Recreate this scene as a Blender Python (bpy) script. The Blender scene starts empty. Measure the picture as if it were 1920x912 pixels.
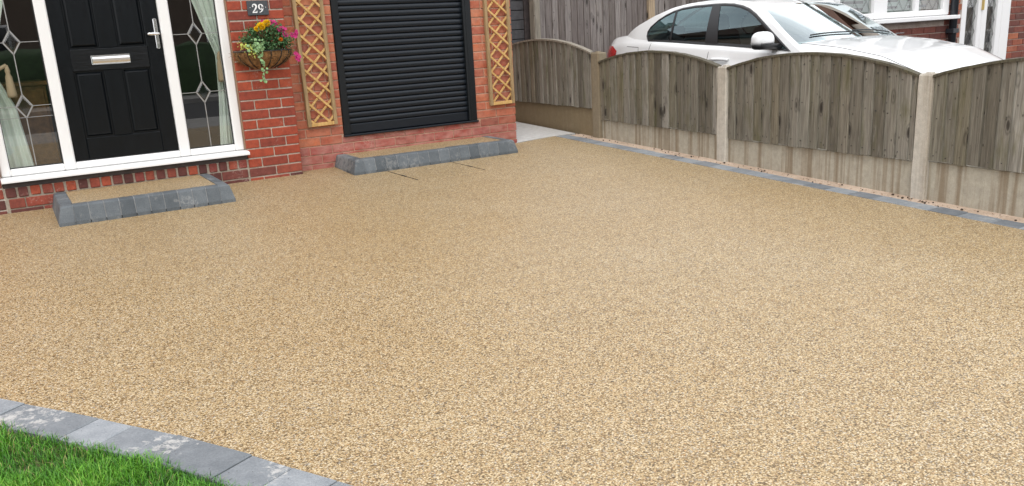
import bpy, bmesh, math, random
import numpy as np
from mathutils import Vector, Matrix, noise
R = math.radians
rng = random.Random(29)
nrng = np.random.default_rng(29)
scn = bpy.context.scene
col = scn.collection

# ------------------------------------------------------------------ camera
F, YAW, PIT, ROL = 1759.47, 0.59008, 0.30399, -0.05234
CX, CY = 983.73, 598.26
cam = bpy.data.cameras.new('camera')
cam.sensor_width = 36.0
cam.lens = F / 1920 * 36.0
cam.shift_x = (960 - CX) / 1920
cam.shift_y = (CY - 456) / 1920
cam.clip_start = 0.05
cam.clip_end = 600
co = bpy.data.objects.new('camera', cam)
col.objects.link(co)
cy_, sy_, cp_, sp_ = math.cos(YAW), math.sin(YAW), math.cos(PIT), math.sin(PIT)
fwd = Vector((sy_ * cp_, cy_ * cp_, -sp_)); rt = Vector((cy_, -sy_, 0)); up = rt.cross(fwd)
c_, s_ = math.cos(ROL), math.sin(ROL)
r2 = c_ * rt + s_ * up; u2 = -s_ * rt + c_ * up
M = Matrix((r2, u2, -fwd)).transposed().to_4x4()
M.translation = Vector((-2.8744, -7.473, 1.0915))
co.matrix_world = M
scn.camera = co

# ------------------------------------------------------------------ sky and sun (bright overcast)
SUN_EL, SUN_AZ = 52.0, 215.0          # azimuth measured clockwise from +y: behind the camera, to its left
w = bpy.data.worlds.new('World'); scn.world = w; w.use_nodes = True
wn, wl = w.node_tree.nodes, w.node_tree.links
for n in list(wn): wn.remove(n)
out = wn.new('ShaderNodeOutputWorld'); bg = wn.new('ShaderNodeBackground')
sky = wn.new('ShaderNodeTexSky'); sky.sky_type = 'NISHITA'; sky.sun_disc = False
sky.sun_elevation = R(SUN_EL); sky.sun_rotation = R(SUN_AZ)
sky.air_density = 1.0; sky.dust_density = 3.0; sky.ozone_density = 1.0
tc = wn.new('ShaderNodeTexCoord'); mp = wn.new('ShaderNodeMapping'); mp.inputs['Scale'].default_value = (1, 1, 2.2)
ns = wn.new('ShaderNodeTexNoise'); ns.inputs['Scale'].default_value = 2.6; ns.inputs['Detail'].default_value = 7; ns.inputs['Roughness'].default_value = 0.55
rp = wn.new('ShaderNodeValToRGB'); rp.color_ramp.elements[0].position = 0.33; rp.color_ramp.elements[1].position = 0.58
rp.color_ramp.elements[0].color = (0.45, 0.45, 0.45, 1)
mx = wn.new('ShaderNodeMix'); mx.data_type = 'RGBA'
mx.inputs['B'].default_value = (9.6, 9.7, 9.9, 1)      # cloud brightness on the scale of the physical sky
wl.new(tc.outputs['Generated'], mp.inputs['Vector']); wl.new(mp.outputs[0], ns.inputs['Vector'])
wl.new(ns.outputs['Fac'], rp.inputs['Fac']); wl.new(rp.outputs['Color'], mx.inputs['Factor'])
wl.new(sky.outputs[0], mx.inputs['A']); wl.new(mx.outputs['Result'], bg.inputs['Color'])
bg.inputs['Strength'].default_value = 0.15
wl.new(bg.outputs[0], out.inputs[0])
sl = bpy.data.lights.new('sun', 'SUN'); sl.energy = 0.85; sl.angle = R(20); sl.color = (1.0, 0.97, 0.93)
so = bpy.data.objects.new('sun', sl); col.objects.link(so)
az, el = R(SUN_AZ), R(SUN_EL)
sdir = Vector((math.sin(az) * math.cos(el), math.cos(az) * math.cos(el), math.sin(el)))
so.rotation_euler = sdir.to_track_quat('Z', 'Y').to_euler()
so.location = (-4, -9, 9)
vs = scn.view_settings
vs.view_transform = 'Standard'; vs.look = 'None'; vs.gamma = 1; vs.exposure = 0.38; vs.use_curve_mapping = False

SL = 0.034                              # the drive falls 1 in 30 away from the house
def gz(y): return SL * max(y, -9.0)

# ------------------------------------------------------------------ node helpers
def new_mat(name):
    m = bpy.data.materials.new(name); m.use_nodes = True
    nt = m.node_tree; b = nt.nodes['Principled BSDF']
    return m, nt, b
def nd(nt, t, **kw):
    n = nt.nodes.new(t)
    for k, v in kw.items():
        if k in n.inputs: n.inputs[k].default_value = v
        else: setattr(n, k, v)
    return n
def coords(nt, scale=(1, 1, 1), kind='Object', rot=(0, 0, 0)):
    t = nd(nt, 'ShaderNodeTexCoord'); m = nd(nt, 'ShaderNodeMapping')
    m.inputs['Scale'].default_value = scale; m.inputs['Rotation'].default_value = rot
    nt.links.new(t.outputs[kind], m.inputs['Vector']); return m.outputs[0]
def wcoords(nt, scale=(1, 1, 1)):
    g = nd(nt, 'ShaderNodeNewGeometry'); m = nd(nt, 'ShaderNodeMapping'); m.inputs['Scale'].default_value = scale
    nt.links.new(g.outputs['Position'], m.inputs['Vector']); return m.outputs[0]
def noise_t(nt, vec, scale, detail=4, rough=0.55, dist=0.0):
    n = nd(nt, 'ShaderNodeTexNoise'); n.inputs['Scale'].default_value = scale; n.inputs['Detail'].default_value = detail
    n.inputs['Roughness'].default_value = rough; n.inputs['Distortion'].default_value = dist
    nt.links.new(vec, n.inputs['Vector']); return n.outputs['Fac']
def ramp(nt, fac, stops, interp='LINEAR'):
    r = nd(nt, 'ShaderNodeValToRGB'); cr = r.color_ramp; cr.interpolation = interp
    while len(cr.elements) < len(stops): cr.elements.new(0.5)
    for e, (p, c) in zip(cr.elements, stops):
        e.position = p; e.color = (c[0], c[1], c[2], 1) if hasattr(c, '__len__') else (c, c, c, 1)
    nt.links.new(fac, r.inputs['Fac']); return r.outputs['Color']
def mix(nt, fac, a, b, blend='MIX'):
    m = nd(nt, 'ShaderNodeMix'); m.data_type = 'RGBA'; m.blend_type = blend
    for sock, v in (('Factor', fac), ('A', a), ('B', b)):
        s = m.inputs[sock] if sock == 'Factor' else [i for i in m.inputs if i.name == sock and i.type == 'RGBA'][0]
        if hasattr(v, 'links') or isinstance(v, bpy.types.NodeSocket): nt.links.new(v, s)
        else: s.default_value = v if sock == 'Factor' else (v[0], v[1], v[2], 1)
    return [o for o in m.outputs if o.type == 'RGBA'][0]
def bump(nt, b, h, strength=0.4, dist=0.01):
    n = nd(nt, 'ShaderNodeBump'); n.inputs['Strength'].default_value = strength; n.inputs['Distance'].default_value = dist
    nt.links.new(h, n.inputs['Height']); nt.links.new(n.outputs[0], b.inputs['Normal'])
def obj_random(nt): return nd(nt, 'ShaderNodeObjectInfo').outputs['Random']
def shifted(nt, vec):
    """texture coordinates moved by the object's own random number, so that copies differ"""
    a = nd(nt, 'ShaderNodeVectorMath'); a.operation = 'MULTIPLY_ADD'
    c = nd(nt, 'ShaderNodeCombineXYZ'); r = obj_random(nt)
    for i in range(3): nt.links.new(r, c.inputs[i])
    nt.links.new(c.outputs[0], a.inputs[0]); a.inputs[1].default_value = (37, 71, 53); nt.links.new(vec, a.inputs[2])
    return a.outputs[0]
MATS = {}
def simple(name, colr, rough=0.5, metal=0.0, coat=0.0, spec=0.5, var=0.0, vscale=20, bmp=0.0):
    m, nt, b = new_mat(name)
    b.inputs['Base Color'].default_value = (*colr, 1); b.inputs['Roughness'].default_value = rough
    b.inputs['Metallic'].default_value = metal; b.inputs['Coat Weight'].default_value = coat; b.inputs['Coat Roughness'].default_value = 0.04
    b.inputs['Specular IOR Level'].default_value = spec
    if var or bmp:
        v = shifted(nt, coords(nt)); f = noise_t(nt, v, vscale, 5, 0.6)
        if var:
            lo = tuple(c * (1 - var) for c in colr); hi = tuple(min(1, c * (1 + var)) for c in colr)
            nt.links.new(ramp(nt, f, [(0.3, lo), (0.7, hi)]), b.inputs['Base Color'])
        if bmp: bump(nt, b, f, bmp, 0.004)
    MATS[name] = m; return m

# ---- resin-bound gravel
def make_resin():
    m, nt, b = new_mat('resin_gravel')
    v = wcoords(nt)
    big = noise_t(nt, v, 0.5, 4, 0.6); mid = noise_t(nt, v, 2.2, 5, 0.65)
    wob = nd(nt, 'ShaderNodeTexNoise'); wob.inputs['Scale'].default_value = 70; wob.inputs['Detail'].default_value = 2; nt.links.new(v, wob.inputs['Vector'])
    va = nd(nt, 'ShaderNodeVectorMath'); va.operation = 'MULTIPLY_ADD'; va.inputs[1].default_value = (0.005, 0.005, 0.005); nt.links.new(wob.outputs['Color'], va.inputs[0]); nt.links.new(v, va.inputs[2])
    vo = nd(nt, 'ShaderNodeTexVoronoi'); vo.inputs['Scale'].default_value = 180; nt.links.new(va.outputs[0], vo.inputs['Vector'])
    vo2 = nd(nt, 'ShaderNodeTexVoronoi'); vo2.inputs['Scale'].default_value = 300; nt.links.new(v, vo2.inputs['Vector'])
    sp = nd(nt, 'ShaderNodeSeparateColor'); nt.links.new(vo.outputs['Color'], sp.inputs[0])
    sp2 = nd(nt, 'ShaderNodeSeparateColor'); nt.links.new(vo2.outputs['Color'], sp2.inputs[0])
    stones = [(0.0, (0.10, 0.075, 0.042)), (0.10, (0.18, 0.132, 0.07)), (0.18, (0.36, 0.25, 0.12)), (0.40, (0.52, 0.385, 0.205)),
              (0.62, (0.645, 0.51, 0.31)), (0.80, (0.78, 0.675, 0.48)), (0.88, (0.84, 0.77, 0.63)), (0.92, (0.30, 0.285, 0.27)), (0.96, (0.50, 0.47, 0.43)), (1.0, (0.60, 0.34, 0.13))]
    a = ramp(nt, sp.outputs[0], stones); c2 = ramp(nt, sp2.outputs[1], stones)
    base = mix(nt, 0.16, a, c2)
    base = mix(nt, 1.0, base, ramp(nt, big, [(0.30, (0.855, 0.795, 0.675)), (0.70, (0.905, 0.895, 0.86))]), 'MULTIPLY')
    base = mix(nt, 1.0, base, ramp(nt, mid, [(0.3, (0.94, 0.93, 0.91)), (0.7, (1.0, 1.0, 1.0))]), 'MULTIPLY')
    gap = ramp(nt, vo.outputs['Distance'], [(0.42, (1, 1, 1)), (0.75, (0.42, 0.35, 0.25))])      # shade in the open joints between the stones, put into the colour
    base = mix(nt, 1.0, base, gap, 'MULTIPLY')
    nt.links.new(base, b.inputs['Base Color']); b.inputs['Roughness'].default_value = 0.5
    inv = nd(nt, 'ShaderNodeMath'); inv.operation = 'SUBTRACT'; inv.inputs[0].default_value = 1; nt.links.new(vo.outputs['Distance'], inv.inputs[1])
    bump(nt, b, inv.outputs[0], 0.35, 0.003)
    MATS['resin'] = m
make_resin()

def make_brick(name, stops, smear=None, smear_amt=0.0, scuff=0.25):
    m, nt, b = new_mat(name)
    r = obj_random(nt)
    base = ramp(nt, r, stops)
    v = shifted(nt, coords(nt))
    f = noise_t(nt, v, 26, 6, 0.65)
    base = mix(nt, 1.0, base, ramp(nt, f, [(0.25, (0.62, 0.58, 0.58)), (0.55, (1, 1, 1)), (0.8, (1.18, 1.1, 1.05))]), 'MULTIPLY')
    fine = noise_t(nt, v, 190, 3, 0.6)
    base = mix(nt, 1.0, base, ramp(nt, fine, [(0.3, (0.8, 0.78, 0.78)), (0.6, (1, 1, 1))]), 'MULTIPLY')
    if scuff:                                  # lime bloom and chips
        s1 = noise_t(nt, wcoords(nt), 5.0, 3, 0.5); s2 = noise_t(nt, v, 60, 6, 0.75)
        mul = nd(nt, 'ShaderNodeMath'); mul.operation = 'MULTIPLY'; nt.links.new(s1, mul.inputs[0]); nt.links.new(s2, mul.inputs[1])
        base = mix(nt, ramp(nt, mul.outputs[0], [(0.33, 0.0), (0.46, scuff)]), base, (0.62, 0.48, 0.42))
    if smear:
        s3 = noise_t(nt, wcoords(nt, (1, 1, 2.2)), 9, 5, 0.6)
        base = mix(nt, ramp(nt, s3, [(0.35, 0.05), (0.65, smear_amt)]), base, smear)
    nt.links.new(base, b.inputs['Base Color']); b.inputs['Roughness'].default_value = 0.8
    bump(nt, b, f, 0.35, 0.004); MATS[name] = m
make_brick('brick_porch', [(0, (0.25, 0.048, 0.028)), (0.2, (0.32, 0.056, 0.027)), (0.5, (0.385, 0.068, 0.030)), (0.8, (0.34, 0.058, 0.026)), (1, (0.43, 0.085, 0.037))], scuff=0.5)
make_brick('brick_base', [(0, (0.10, 0.035, 0.030)), (0.25, (0.17, 0.05, 0.04)), (0.5, (0.34, 0.075, 0.04)), (0.75, (0.24, 0.055, 0.045)), (1, (0.42, 0.085, 0.036))], scuff=0.5)
make_brick('brick_garage', [(0, (0.26, 0.06, 0.045)), (0.25, (0.42, 0.10, 0.05)), (0.5, (0.52, 0.15, 0.065)), (0.75, (0.40, 0.085, 0.05)), (1, (0.58, 0.20, 0.09))], smear=(0.50, 0.24, 0.16), smear_amt=0.45, scuff=0.4)
make_brick('brick_plinth', [(0, (0.30, 0.06, 0.05)), (0.5, (0.38, 0.075, 0.055)), (1, (0.34, 0.085, 0.06))], smear=(0.50, 0.28, 0.23), smear_amt=0.6, scuff=0.4)
make_brick('brick_neighbour', [(0, (0.10, 0.035, 0.028)), (0.4, (0.20, 0.055, 0.035)), (0.75, (0.27, 0.07, 0.042)), (1, (0.38, 0.12, 0.055))], scuff=0.3)
def make_mortar(name, colr, sc=60):
    m, nt, b = new_mat(name); v = wcoords(nt)
    f = noise_t(nt, v, sc, 5, 0.7); g = noise_t(nt, v, 4, 4, 0.6)
    base = ramp(nt, f, [(0.25, tuple(c * 0.6 for c in colr)), (0.6, colr), (0.8, tuple(min(1, c * 1.15) for c in colr))])
    base = mix(nt, 1.0, base, ramp(nt, g, [(0.3, (0.72, 0.68, 0.64)), (0.6, (1, 1, 1))]), 'MULTIPLY')
    nt.links.new(base, b.inputs['Base Color']); b.inputs['Roughness'].default_value = 0.95
    bump(nt, b, f, 0.5, 0.004); MATS[name] = m
make_mortar('mortar_porch', (0.60, 0.54, 0.46)); make_mortar('mortar_garage', (0.58, 0.37, 0.27)); make_mortar('mortar_grey', (0.42, 0.37, 0.30))
make_mortar('mortar_sand', (0.62, 0.49, 0.38), 90); make_mortar('mortar_neighbour', (0.45, 0.37, 0.32)); make_mortar('joint_grey', (0.22, 0.22, 0.21)); make_mortar('joint_pale', (0.33, 0.34, 0.345))

def make_paver(name, lo, hi, scuff=0.5):
    m, nt, b = new_mat(name)
    r = obj_random(nt); v = shifted(nt, coords(nt))
    f = noise_t(nt, v, 14, 6, 0.65); fine = noise_t(nt, v, 160, 3, 0.6)
    base = ramp(nt, r, [(0, lo), (1, hi)])
    base = mix(nt, 1.0, base, ramp(nt, f, [(0.3, (0.78, 0.8, 0.82)), (0.7, (1.12, 1.12, 1.12))]), 'MULTIPLY')
    base = mix(nt, 1.0, base, ramp(nt, fine, [(0.3, (0.78, 0.78, 0.8)), (0.65, (1.05, 1.05, 1.05))]), 'MULTIPLY')
    s1 = noise_t(nt, wcoords(nt), 4.5, 2, 0.5); s2 = noise_t(nt, v, 38, 6, 0.75, 0.4)
    mul = nd(nt, 'ShaderNodeMath'); mul.operation = 'MULTIPLY'; nt.links.new(s1, mul.inputs[0]); nt.links.new(s2, mul.inputs[1])
    base = mix(nt, ramp(nt, mul.outputs[0], [(0.29, 0.0), (0.37, scuff)]), base, (0.62, 0.60, 0.56))
    pit = nd(nt, 'ShaderNodeTexVoronoi'); pit.inputs['Scale'].default_value = 55; nt.links.new(v, pit.inputs['Vector'])
    ps = nd(nt, 'ShaderNodeSeparateColor'); nt.links.new(pit.outputs['Color'], ps.inputs[0])
    pm = nd(nt, 'ShaderNodeMath'); pm.operation = 'LESS_THAN'; pm.inputs[1].default_value = 0.11; nt.links.new(pit.outputs['Distance'], pm.inputs[0])
    p2 = nd(nt, 'ShaderNodeMath'); p2.operation = 'LESS_THAN'; p2.inputs[1].default_value = 0.35; nt.links.new(ps.outputs[0], p2.inputs[0])
    p3 = nd(nt, 'ShaderNodeMath'); p3.operation = 'MULTIPLY'; nt.links.new(pm.outputs[0], p3.inputs[0]); nt.links.new(p2.outputs[0], p3.inputs[1])
    base = mix(nt, p3.outputs[0], base, (0.05, 0.05, 0.05))
    nt.links.new(base, b.inputs['Base Color']); b.inputs['Roughness'].default_value = 0.75
    bump(nt, b, f, 0.3, 0.004); MATS[name] = m
make_paver('paver_near', (0.175, 0.19, 0.20), (0.325, 0.345, 0.36), 0.6)
make_paver('paver_far', (0.15, 0.165, 0.178), (0.30, 0.325, 0.34), 0.2)
make_paver('kerb_block', (0.085, 0.099, 0.108), (0.150, 0.169, 0.180), 0.18)

def make_concrete(name, colr, streak=0.5, moss=0.0, foot=True):
    m, nt, b = new_mat(name)
    v = shifted(nt, wcoords(nt)); f = noise_t(nt, v, 22, 6, 0.7); fine = noise_t(nt, v, 230, 3, 0.6)
    st = noise_t(nt, shifted(nt, wcoords(nt, (21, 21, 0.55))), 1.0, 5, 0.6)
    base = ramp(nt, f, [(0.3, tuple(c * 0.72 for c in colr)), (0.7, colr)])
    base = mix(nt, ramp(nt, st, [(0.47, 0.0), (0.62, streak)]), base, (0.20, 0.145, 0.085))
    base = mix(nt, 1.0, base, ramp(nt, fine, [(0.3, (0.82, 0.82, 0.82)), (0.6, (1, 1, 1))]), 'MULTIPLY')
    if moss:
        g = noise_t(nt, v, 5, 5, 0.7)
        base = mix(nt, ramp(nt, g, [(0.35, 0.25), (0.7, moss)]), base, (0.165, 0.125, 0.06))
    nt.links.new(base, b.inputs['Base Color']); b.inputs['Roughness'].default_value = 0.9
    bump(nt, b, f, 0.3, 0.005); MATS[name] = m
make_concrete('concrete_post', (0.60, 0.565, 0.49), 0.45); make_concrete('concrete_post_brown', (0.30, 0.255, 0.185), 0.4, 0.3)
make_concrete('concrete_board', (0.47, 0.435, 0.35), 0.72); make_concrete('concrete_board_brown', (0.27, 0.215, 0.135), 0.5, 0.5)
make_concrete('path_concrete', (0.62, 0.62, 0.60), 0.05)

def make_oldwood(name, stops, green=0.35, contrast=1.0):
    m, nt, b = new_mat(name)
    r = obj_random(nt); base = ramp(nt, r, stops)
    v = shifted(nt, coords(nt, (1, 1, 1)))
    g = noise_t(nt, shifted(nt, coords(nt, (40, 40, 2.2))), 1.6, 6, 0.65, 0.6)
    g2 = noise_t(nt, shifted(nt, coords(nt, (140, 140, 5))), 1.0, 4, 0.6)
    base = mix(nt, 1.0, base, ramp(nt, g, [(0.28, (0.45, 0.43, 0.40)), (0.52, (0.95, 0.95, 0.95)), (0.75, (1.35, 1.33, 1.3))]), 'MULTIPLY')
    base = mix(nt, 1.0, base, ramp(nt, g2, [(0.3, (0.72, 0.7, 0.68)), (0.6, (1.05, 1.05, 1.05))]), 'MULTIPLY')
    mo = noise_t(nt, shifted(nt, coords(nt, (6, 6, 1.6))), 1.6, 5, 0.65)
    base = mix(nt, ramp(nt, mo, [(0.52, 0.0), (0.72, green)]), base, (0.085, 0.082, 0.028))
    kn = nd(nt, 'ShaderNodeTexVoronoi'); kn.inputs['Scale'].default_value = 1.0
    nt.links.new(shifted(nt, coords(nt, (8, 8, 3.4))), kn.inputs['Vector'])
    base = mix(nt, ramp(nt, kn.outputs['Distance'], [(0.06, 0.95), (0.12, 0.8), (0.15, 0.15), (0.19, 0.45), (0.24, 0.0)]), base, (0.022, 0.017, 0.012))
    k2 = nd(nt, 'ShaderNodeTexVoronoi'); k2.inputs['Scale'].default_value = 1.0; nt.links.new(shifted(nt, coords(nt, (17, 17, 11))), k2.inputs['Vector'])
    base = mix(nt, ramp(nt, k2.outputs['Distance'], [(0.06, 0.8), (0.13, 0.0)]), base, (0.03, 0.024, 0.016))
    wr = noise_t(nt, shifted(nt, coords(nt, (70, 70, 7))), 1.0, 5, 0.7)
    base = mix(nt, ramp(nt, wr, [(0.62, 0.0), (0.74, 0.55)]), base, (0.40, 0.385, 0.35))
    nt.links.new(base, b.inputs['Base Color']); b.inputs['Roughness'].default_value = 0.88
    bump(nt, b, g, 0.5, 0.004); MATS[name] = m
make_oldwood('fence_wood', [(0, (0.125, 0.112, 0.086)), (0.2, (0.19, 0.176, 0.142)), (0.45, (0.265, 0.250, 0.212)), (0.6, (0.315, 0.302, 0.265)), (0.75, (0.165, 0.152, 0.108)), (0.9, (0.245, 0.215, 0.16)), (1, (0.205, 0.192, 0.158))], 0.7)
make_oldwood('fence_cap', [(0, (0.26, 0.235, 0.19)), (1, (0.32, 0.29, 0.24))], 0.2); make_oldwood('fence_cap_dark', [(0, (0.085, 0.075, 0.05)), (1, (0.15, 0.135, 0.095))], 0.5)
make_oldwood('tall_wood', [(0, (0.155, 0.13, 0.12)), (0.5, (0.215, 0.19, 0.18)), (1, (0.28, 0.25, 0.235))], 0.1)
make_oldwood('tall_post', [(0, (0.36, 0.27, 0.18)), (1, (0.40, 0.31, 0.21))], 0.1)

def make_newwood():
    m, nt, b = new_mat('trellis_wood'); v = shifted(nt, coords(nt, (30, 30, 3)))
    g = noise_t(nt, v, 2.0, 5, 0.6, 0.5)
    base = mix(nt, obj_random(nt), ramp(nt, g, [(0.3, (0.40, 0.23, 0.065)), (0.7, (0.62, 0.39, 0.14))]), ramp(nt, g, [(0.3, (0.46, 0.275, 0.085)), (0.7, (0.70, 0.46, 0.185))]))
    nt.links.new(base, b.inputs['Base Color']); b.inputs['Roughness'].default_value = 0.7; bump(nt, b, g, 0.25, 0.003); MATS['trellis_wood'] = m
    m, nt, b = new_mat('trellis_rail'); v = shifted(nt, coords(nt, (30, 30, 3))); g = noise_t(nt, v, 2.0, 5, 0.6, 0.5)
    nt.links.new(ramp(nt, g, [(0.3, (0.22, 0.145, 0.065)), (0.7, (0.40, 0.275, 0.14))]), b.inputs['Base Color']); b.inputs['Roughness'].default_value = 0.75; bump(nt, b, g, 0.25, 0.003); MATS['trellis_rail'] = m
make_newwood()

simple('upvc', (0.83, 0.83, 0.82), 0.3, coat=0.1); simple('upvc_n', (0.80, 0.80, 0.80), 0.35)
simple('sealant', (0.30, 0.19, 0.12), 0.8)
simple('gasket', (0.015, 0.015, 0.015), 0.6)
simple('shutter_black', (0.008, 0.012, 0.018), 0.33, spec=0.42)
simple('rail_black', (0.006, 0.008, 0.010), 0.4, spec=0.35)
simple('chrome', (0.80, 0.80, 0.80), 0.14, 1.0); simple('lead', (0.36, 0.36, 0.35), 0.4, 0.5); simple('lead_dark', (0.10, 0.10, 0.10), 0.6, 0.2)
simple('slate', (0.055, 0.062, 0.070), 0.55, var=0.2, vscale=60); simple('white_print', (0.85, 0.85, 0.84), 0.5)
simple('wire_black', (0.012, 0.012, 0.012), 0.4)
simple('coco', (0.25, 0.13, 0.05), 0.95, var=0.55, vscale=55, bmp=1.0)
simple('curtain', (0.80, 0.87, 0.80), 0.8, var=0.06, vscale=8); simple('tassel', (0.55, 0.40, 0.26), 0.8)
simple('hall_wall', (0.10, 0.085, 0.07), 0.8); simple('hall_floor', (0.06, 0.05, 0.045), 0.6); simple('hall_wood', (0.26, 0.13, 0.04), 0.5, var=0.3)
simple('marigold', (0.95, 0.60, 0.008), 0.6, var=0.2, vscale=90); simple('magenta', (0.42, 0.010, 0.13), 0.6, var=0.35, vscale=60); simple('orange_petal', (0.85, 0.25, 0.01), 0.6)
simple('leaf_green', (0.06, 0.15, 0.05), 0.55, var=0.5, vscale=30); simple('leaf_pale', (0.20, 0.34, 0.14), 0.55, var=0.35, vscale=60); simple('leaf_lime', (0.52, 0.58, 0.12), 0.55, var=0.25, vscale=60)
simple('dark_steel', (0.02, 0.02, 0.02), 0.5)
simple('car_white', (0.77, 0.78, 0.78), 0.28, coat=0.8); simple('car_black', (0.012, 0.012, 0.013), 0.35); simple('car_rubber', (0.015, 0.015, 0.015), 0.85)
simple('car_gap', (0.05, 0.05, 0.05), 0.8); simple('seat', (0.03, 0.03, 0.032), 0.8); simple('rim', (0.55, 0.56, 0.58), 0.3, 1.0)
simple('tail_red', (0.45, 0.006, 0.006), 0.12, coat=0.8); simple('lamp_clear', (0.75, 0.76, 0.78), 0.1, coat=1.0); simple('car_trim', (0.18, 0.18, 0.18), 0.3, 0.6)
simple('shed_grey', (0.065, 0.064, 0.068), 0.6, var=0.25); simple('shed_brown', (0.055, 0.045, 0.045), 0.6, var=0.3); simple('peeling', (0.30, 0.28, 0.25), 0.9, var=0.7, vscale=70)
simple('brass', (0.62, 0.46, 0.18), 0.3, 1.0); simple('pipe', (0.022, 0.026, 0.032), 0.45); simple('blind', (0.035, 0.035, 0.04), 0.7); simple('room_teal', (0.42, 0.52, 0.50), 0.9)
simple('tarmac', (0.06, 0.06, 0.062), 0.9, var=0.25, vscale=40, bmp=0.3); simple('flagstone', (0.34, 0.33, 0.31), 0.9, var=0.2, vscale=6)
simple('soil', (0.07, 0.05, 0.035), 0.95, var=0.4, vscale=15); simple('hedge_green', (0.035, 0.075, 0.025), 0.7, var=0.5, vscale=12, bmp=0.6)
simple('render_cream', (0.30, 0.27, 0.23), 0.9, var=0.1); simple('opposite_wall', (0.15, 0.115, 0.09), 0.9, var=0.2); simple('roof_tile', (0.14, 0.07, 0.05), 0.85, var=0.25, vscale=8); simple('dark_pane', (0.03, 0.035, 0.04), 0.08)

def make_door():
    m, nt, b = new_mat('door_black')
    g = noise_t(nt, coords(nt, (34, 34, 3.2)), 1.5, 5, 0.6, 1.2)
    nt.links.new(ramp(nt, g, [(0.3, (0.002, 0.003, 0.004)), (0.7, (0.005, 0.007, 0.009))]), b.inputs['Base Color'])
    b.inputs['Roughness'].default_value = 0.26; b.inputs['Specular IOR Level'].default_value = 0.28; bump(nt, b, g, 0.3, 0.003); MATS['door_black'] = m
    m, nt, b = new_mat('door_band')
    g = noise_t(nt, coords(nt, (4, 30, 26)), 1.5, 5, 0.6, 1.6)
    nt.links.new(ramp(nt, g, [(0.3, (0.003, 0.004, 0.005)), (0.7, (0.007, 0.009, 0.011))]), b.inputs['Base Color'])
    b.inputs['Roughness'].default_value = 0.28; b.inputs['Specular IOR Level'].default_value = 0.32; bump(nt, b, g, 0.6, 0.004); MATS['door_band'] = m
make_door()
def make_glass(name, tint, ior=1.52, boost=1.0, rough=0.0, gloss=(1, 1, 1)):
    m = bpy.data.materials.new(name); m.use_nodes = True; nt = m.node_tree
    for n in list(nt.nodes): nt.nodes.remove(n)
    o = nd(nt, 'ShaderNodeOutputMaterial'); t = nd(nt, 'ShaderNodeBsdfTransparent'); t.inputs[0].default_value = (*tint, 1)
    g = nd(nt, 'ShaderNodeBsdfGlossy'); g.inputs['Roughness'].default_value = rough; g.inputs['Color'].default_value = (*gloss, 1)
    lw = nd(nt, 'ShaderNodeLayerWeight'); lw.inputs['Blend'].default_value = 0.5
    r0 = ((ior - 1) / (ior + 1)) ** 2                      # Schlick's Fresnel term, the same from both sides of a pane
    pw = nd(nt, 'ShaderNodeMath'); pw.operation = 'POWER'; pw.inputs[1].default_value = 5; nt.links.new(lw.outputs['Facing'], pw.inputs[0])
    fr = nd(nt, 'ShaderNodeMath'); fr.operation = 'MULTIPLY_ADD'; fr.inputs[1].default_value = 1 - r0; fr.inputs[2].default_value = r0; nt.links.new(pw.outputs[0], fr.inputs[0])
    mu = nd(nt, 'ShaderNodeMath'); mu.operation = 'MULTIPLY'; mu.inputs[1].default_value = boost; mu.use_clamp = True
    ms = nd(nt, 'ShaderNodeMixShader')
    nt.links.new(fr.outputs[0], mu.inputs[0]); nt.links.new(mu.outputs[0], ms.inputs[0]); nt.links.new(t.outputs[0], ms.inputs[1]); nt.links.new(g.outputs[0], ms.inputs[2]); nt.links.new(ms.outputs[0], o.inputs[0])
    MATS[name] = m
make_glass('glass', (0.84, 0.87, 0.85), 1.52, 3.2)        # double glazing reflects from both panes
make_glass('glass_bevel', (0.55, 0.58, 0.57), 1.7, 1.6, 0.05)
make_glass('car_glass', (0.30, 0.38, 0.38), 1.55, 2.6, 0.0, (0.78, 0.96, 1.0)); make_glass('car_screen', (0.62, 0.76, 0.74), 1.55, 4.4, 0.0, (0.90, 0.99, 1.0))

def make_grass():
    m, nt, b = new_mat('grass_blade')
    a = nd(nt, 'ShaderNodeAttribute'); a.attribute_name = 'tone'
    nt.links.new(ramp(nt, a.outputs['Fac'], [(0, (0.014, 0.062, 0.004)), (0.4, (0.065, 0.24, 0.012)), (0.8, (0.15, 0.40, 0.024)), (0.95, (0.26, 0.44, 0.06)), (1.0, (0.36, 0.30, 0.12))]), b.inputs['Base Color'])
    b.inputs['Roughness'].default_value = 0.5; b.inputs['Subsurface Weight'].default_value = 0.0
    MATS['grass'] = m
    m, nt, b = new_mat('lawn_soil'); f = noise_t(nt, wcoords(nt), 30, 5, 0.7)
    nt.links.new(ramp(nt, f, [(0.35, (0.035, 0.075, 0.012)), (0.65, (0.10, 0.10, 0.04))]), b.inputs['Base Color']); b.inputs['Roughness'].default_value = 0.95; MATS['lawn_soil'] = m
make_grass()

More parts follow.
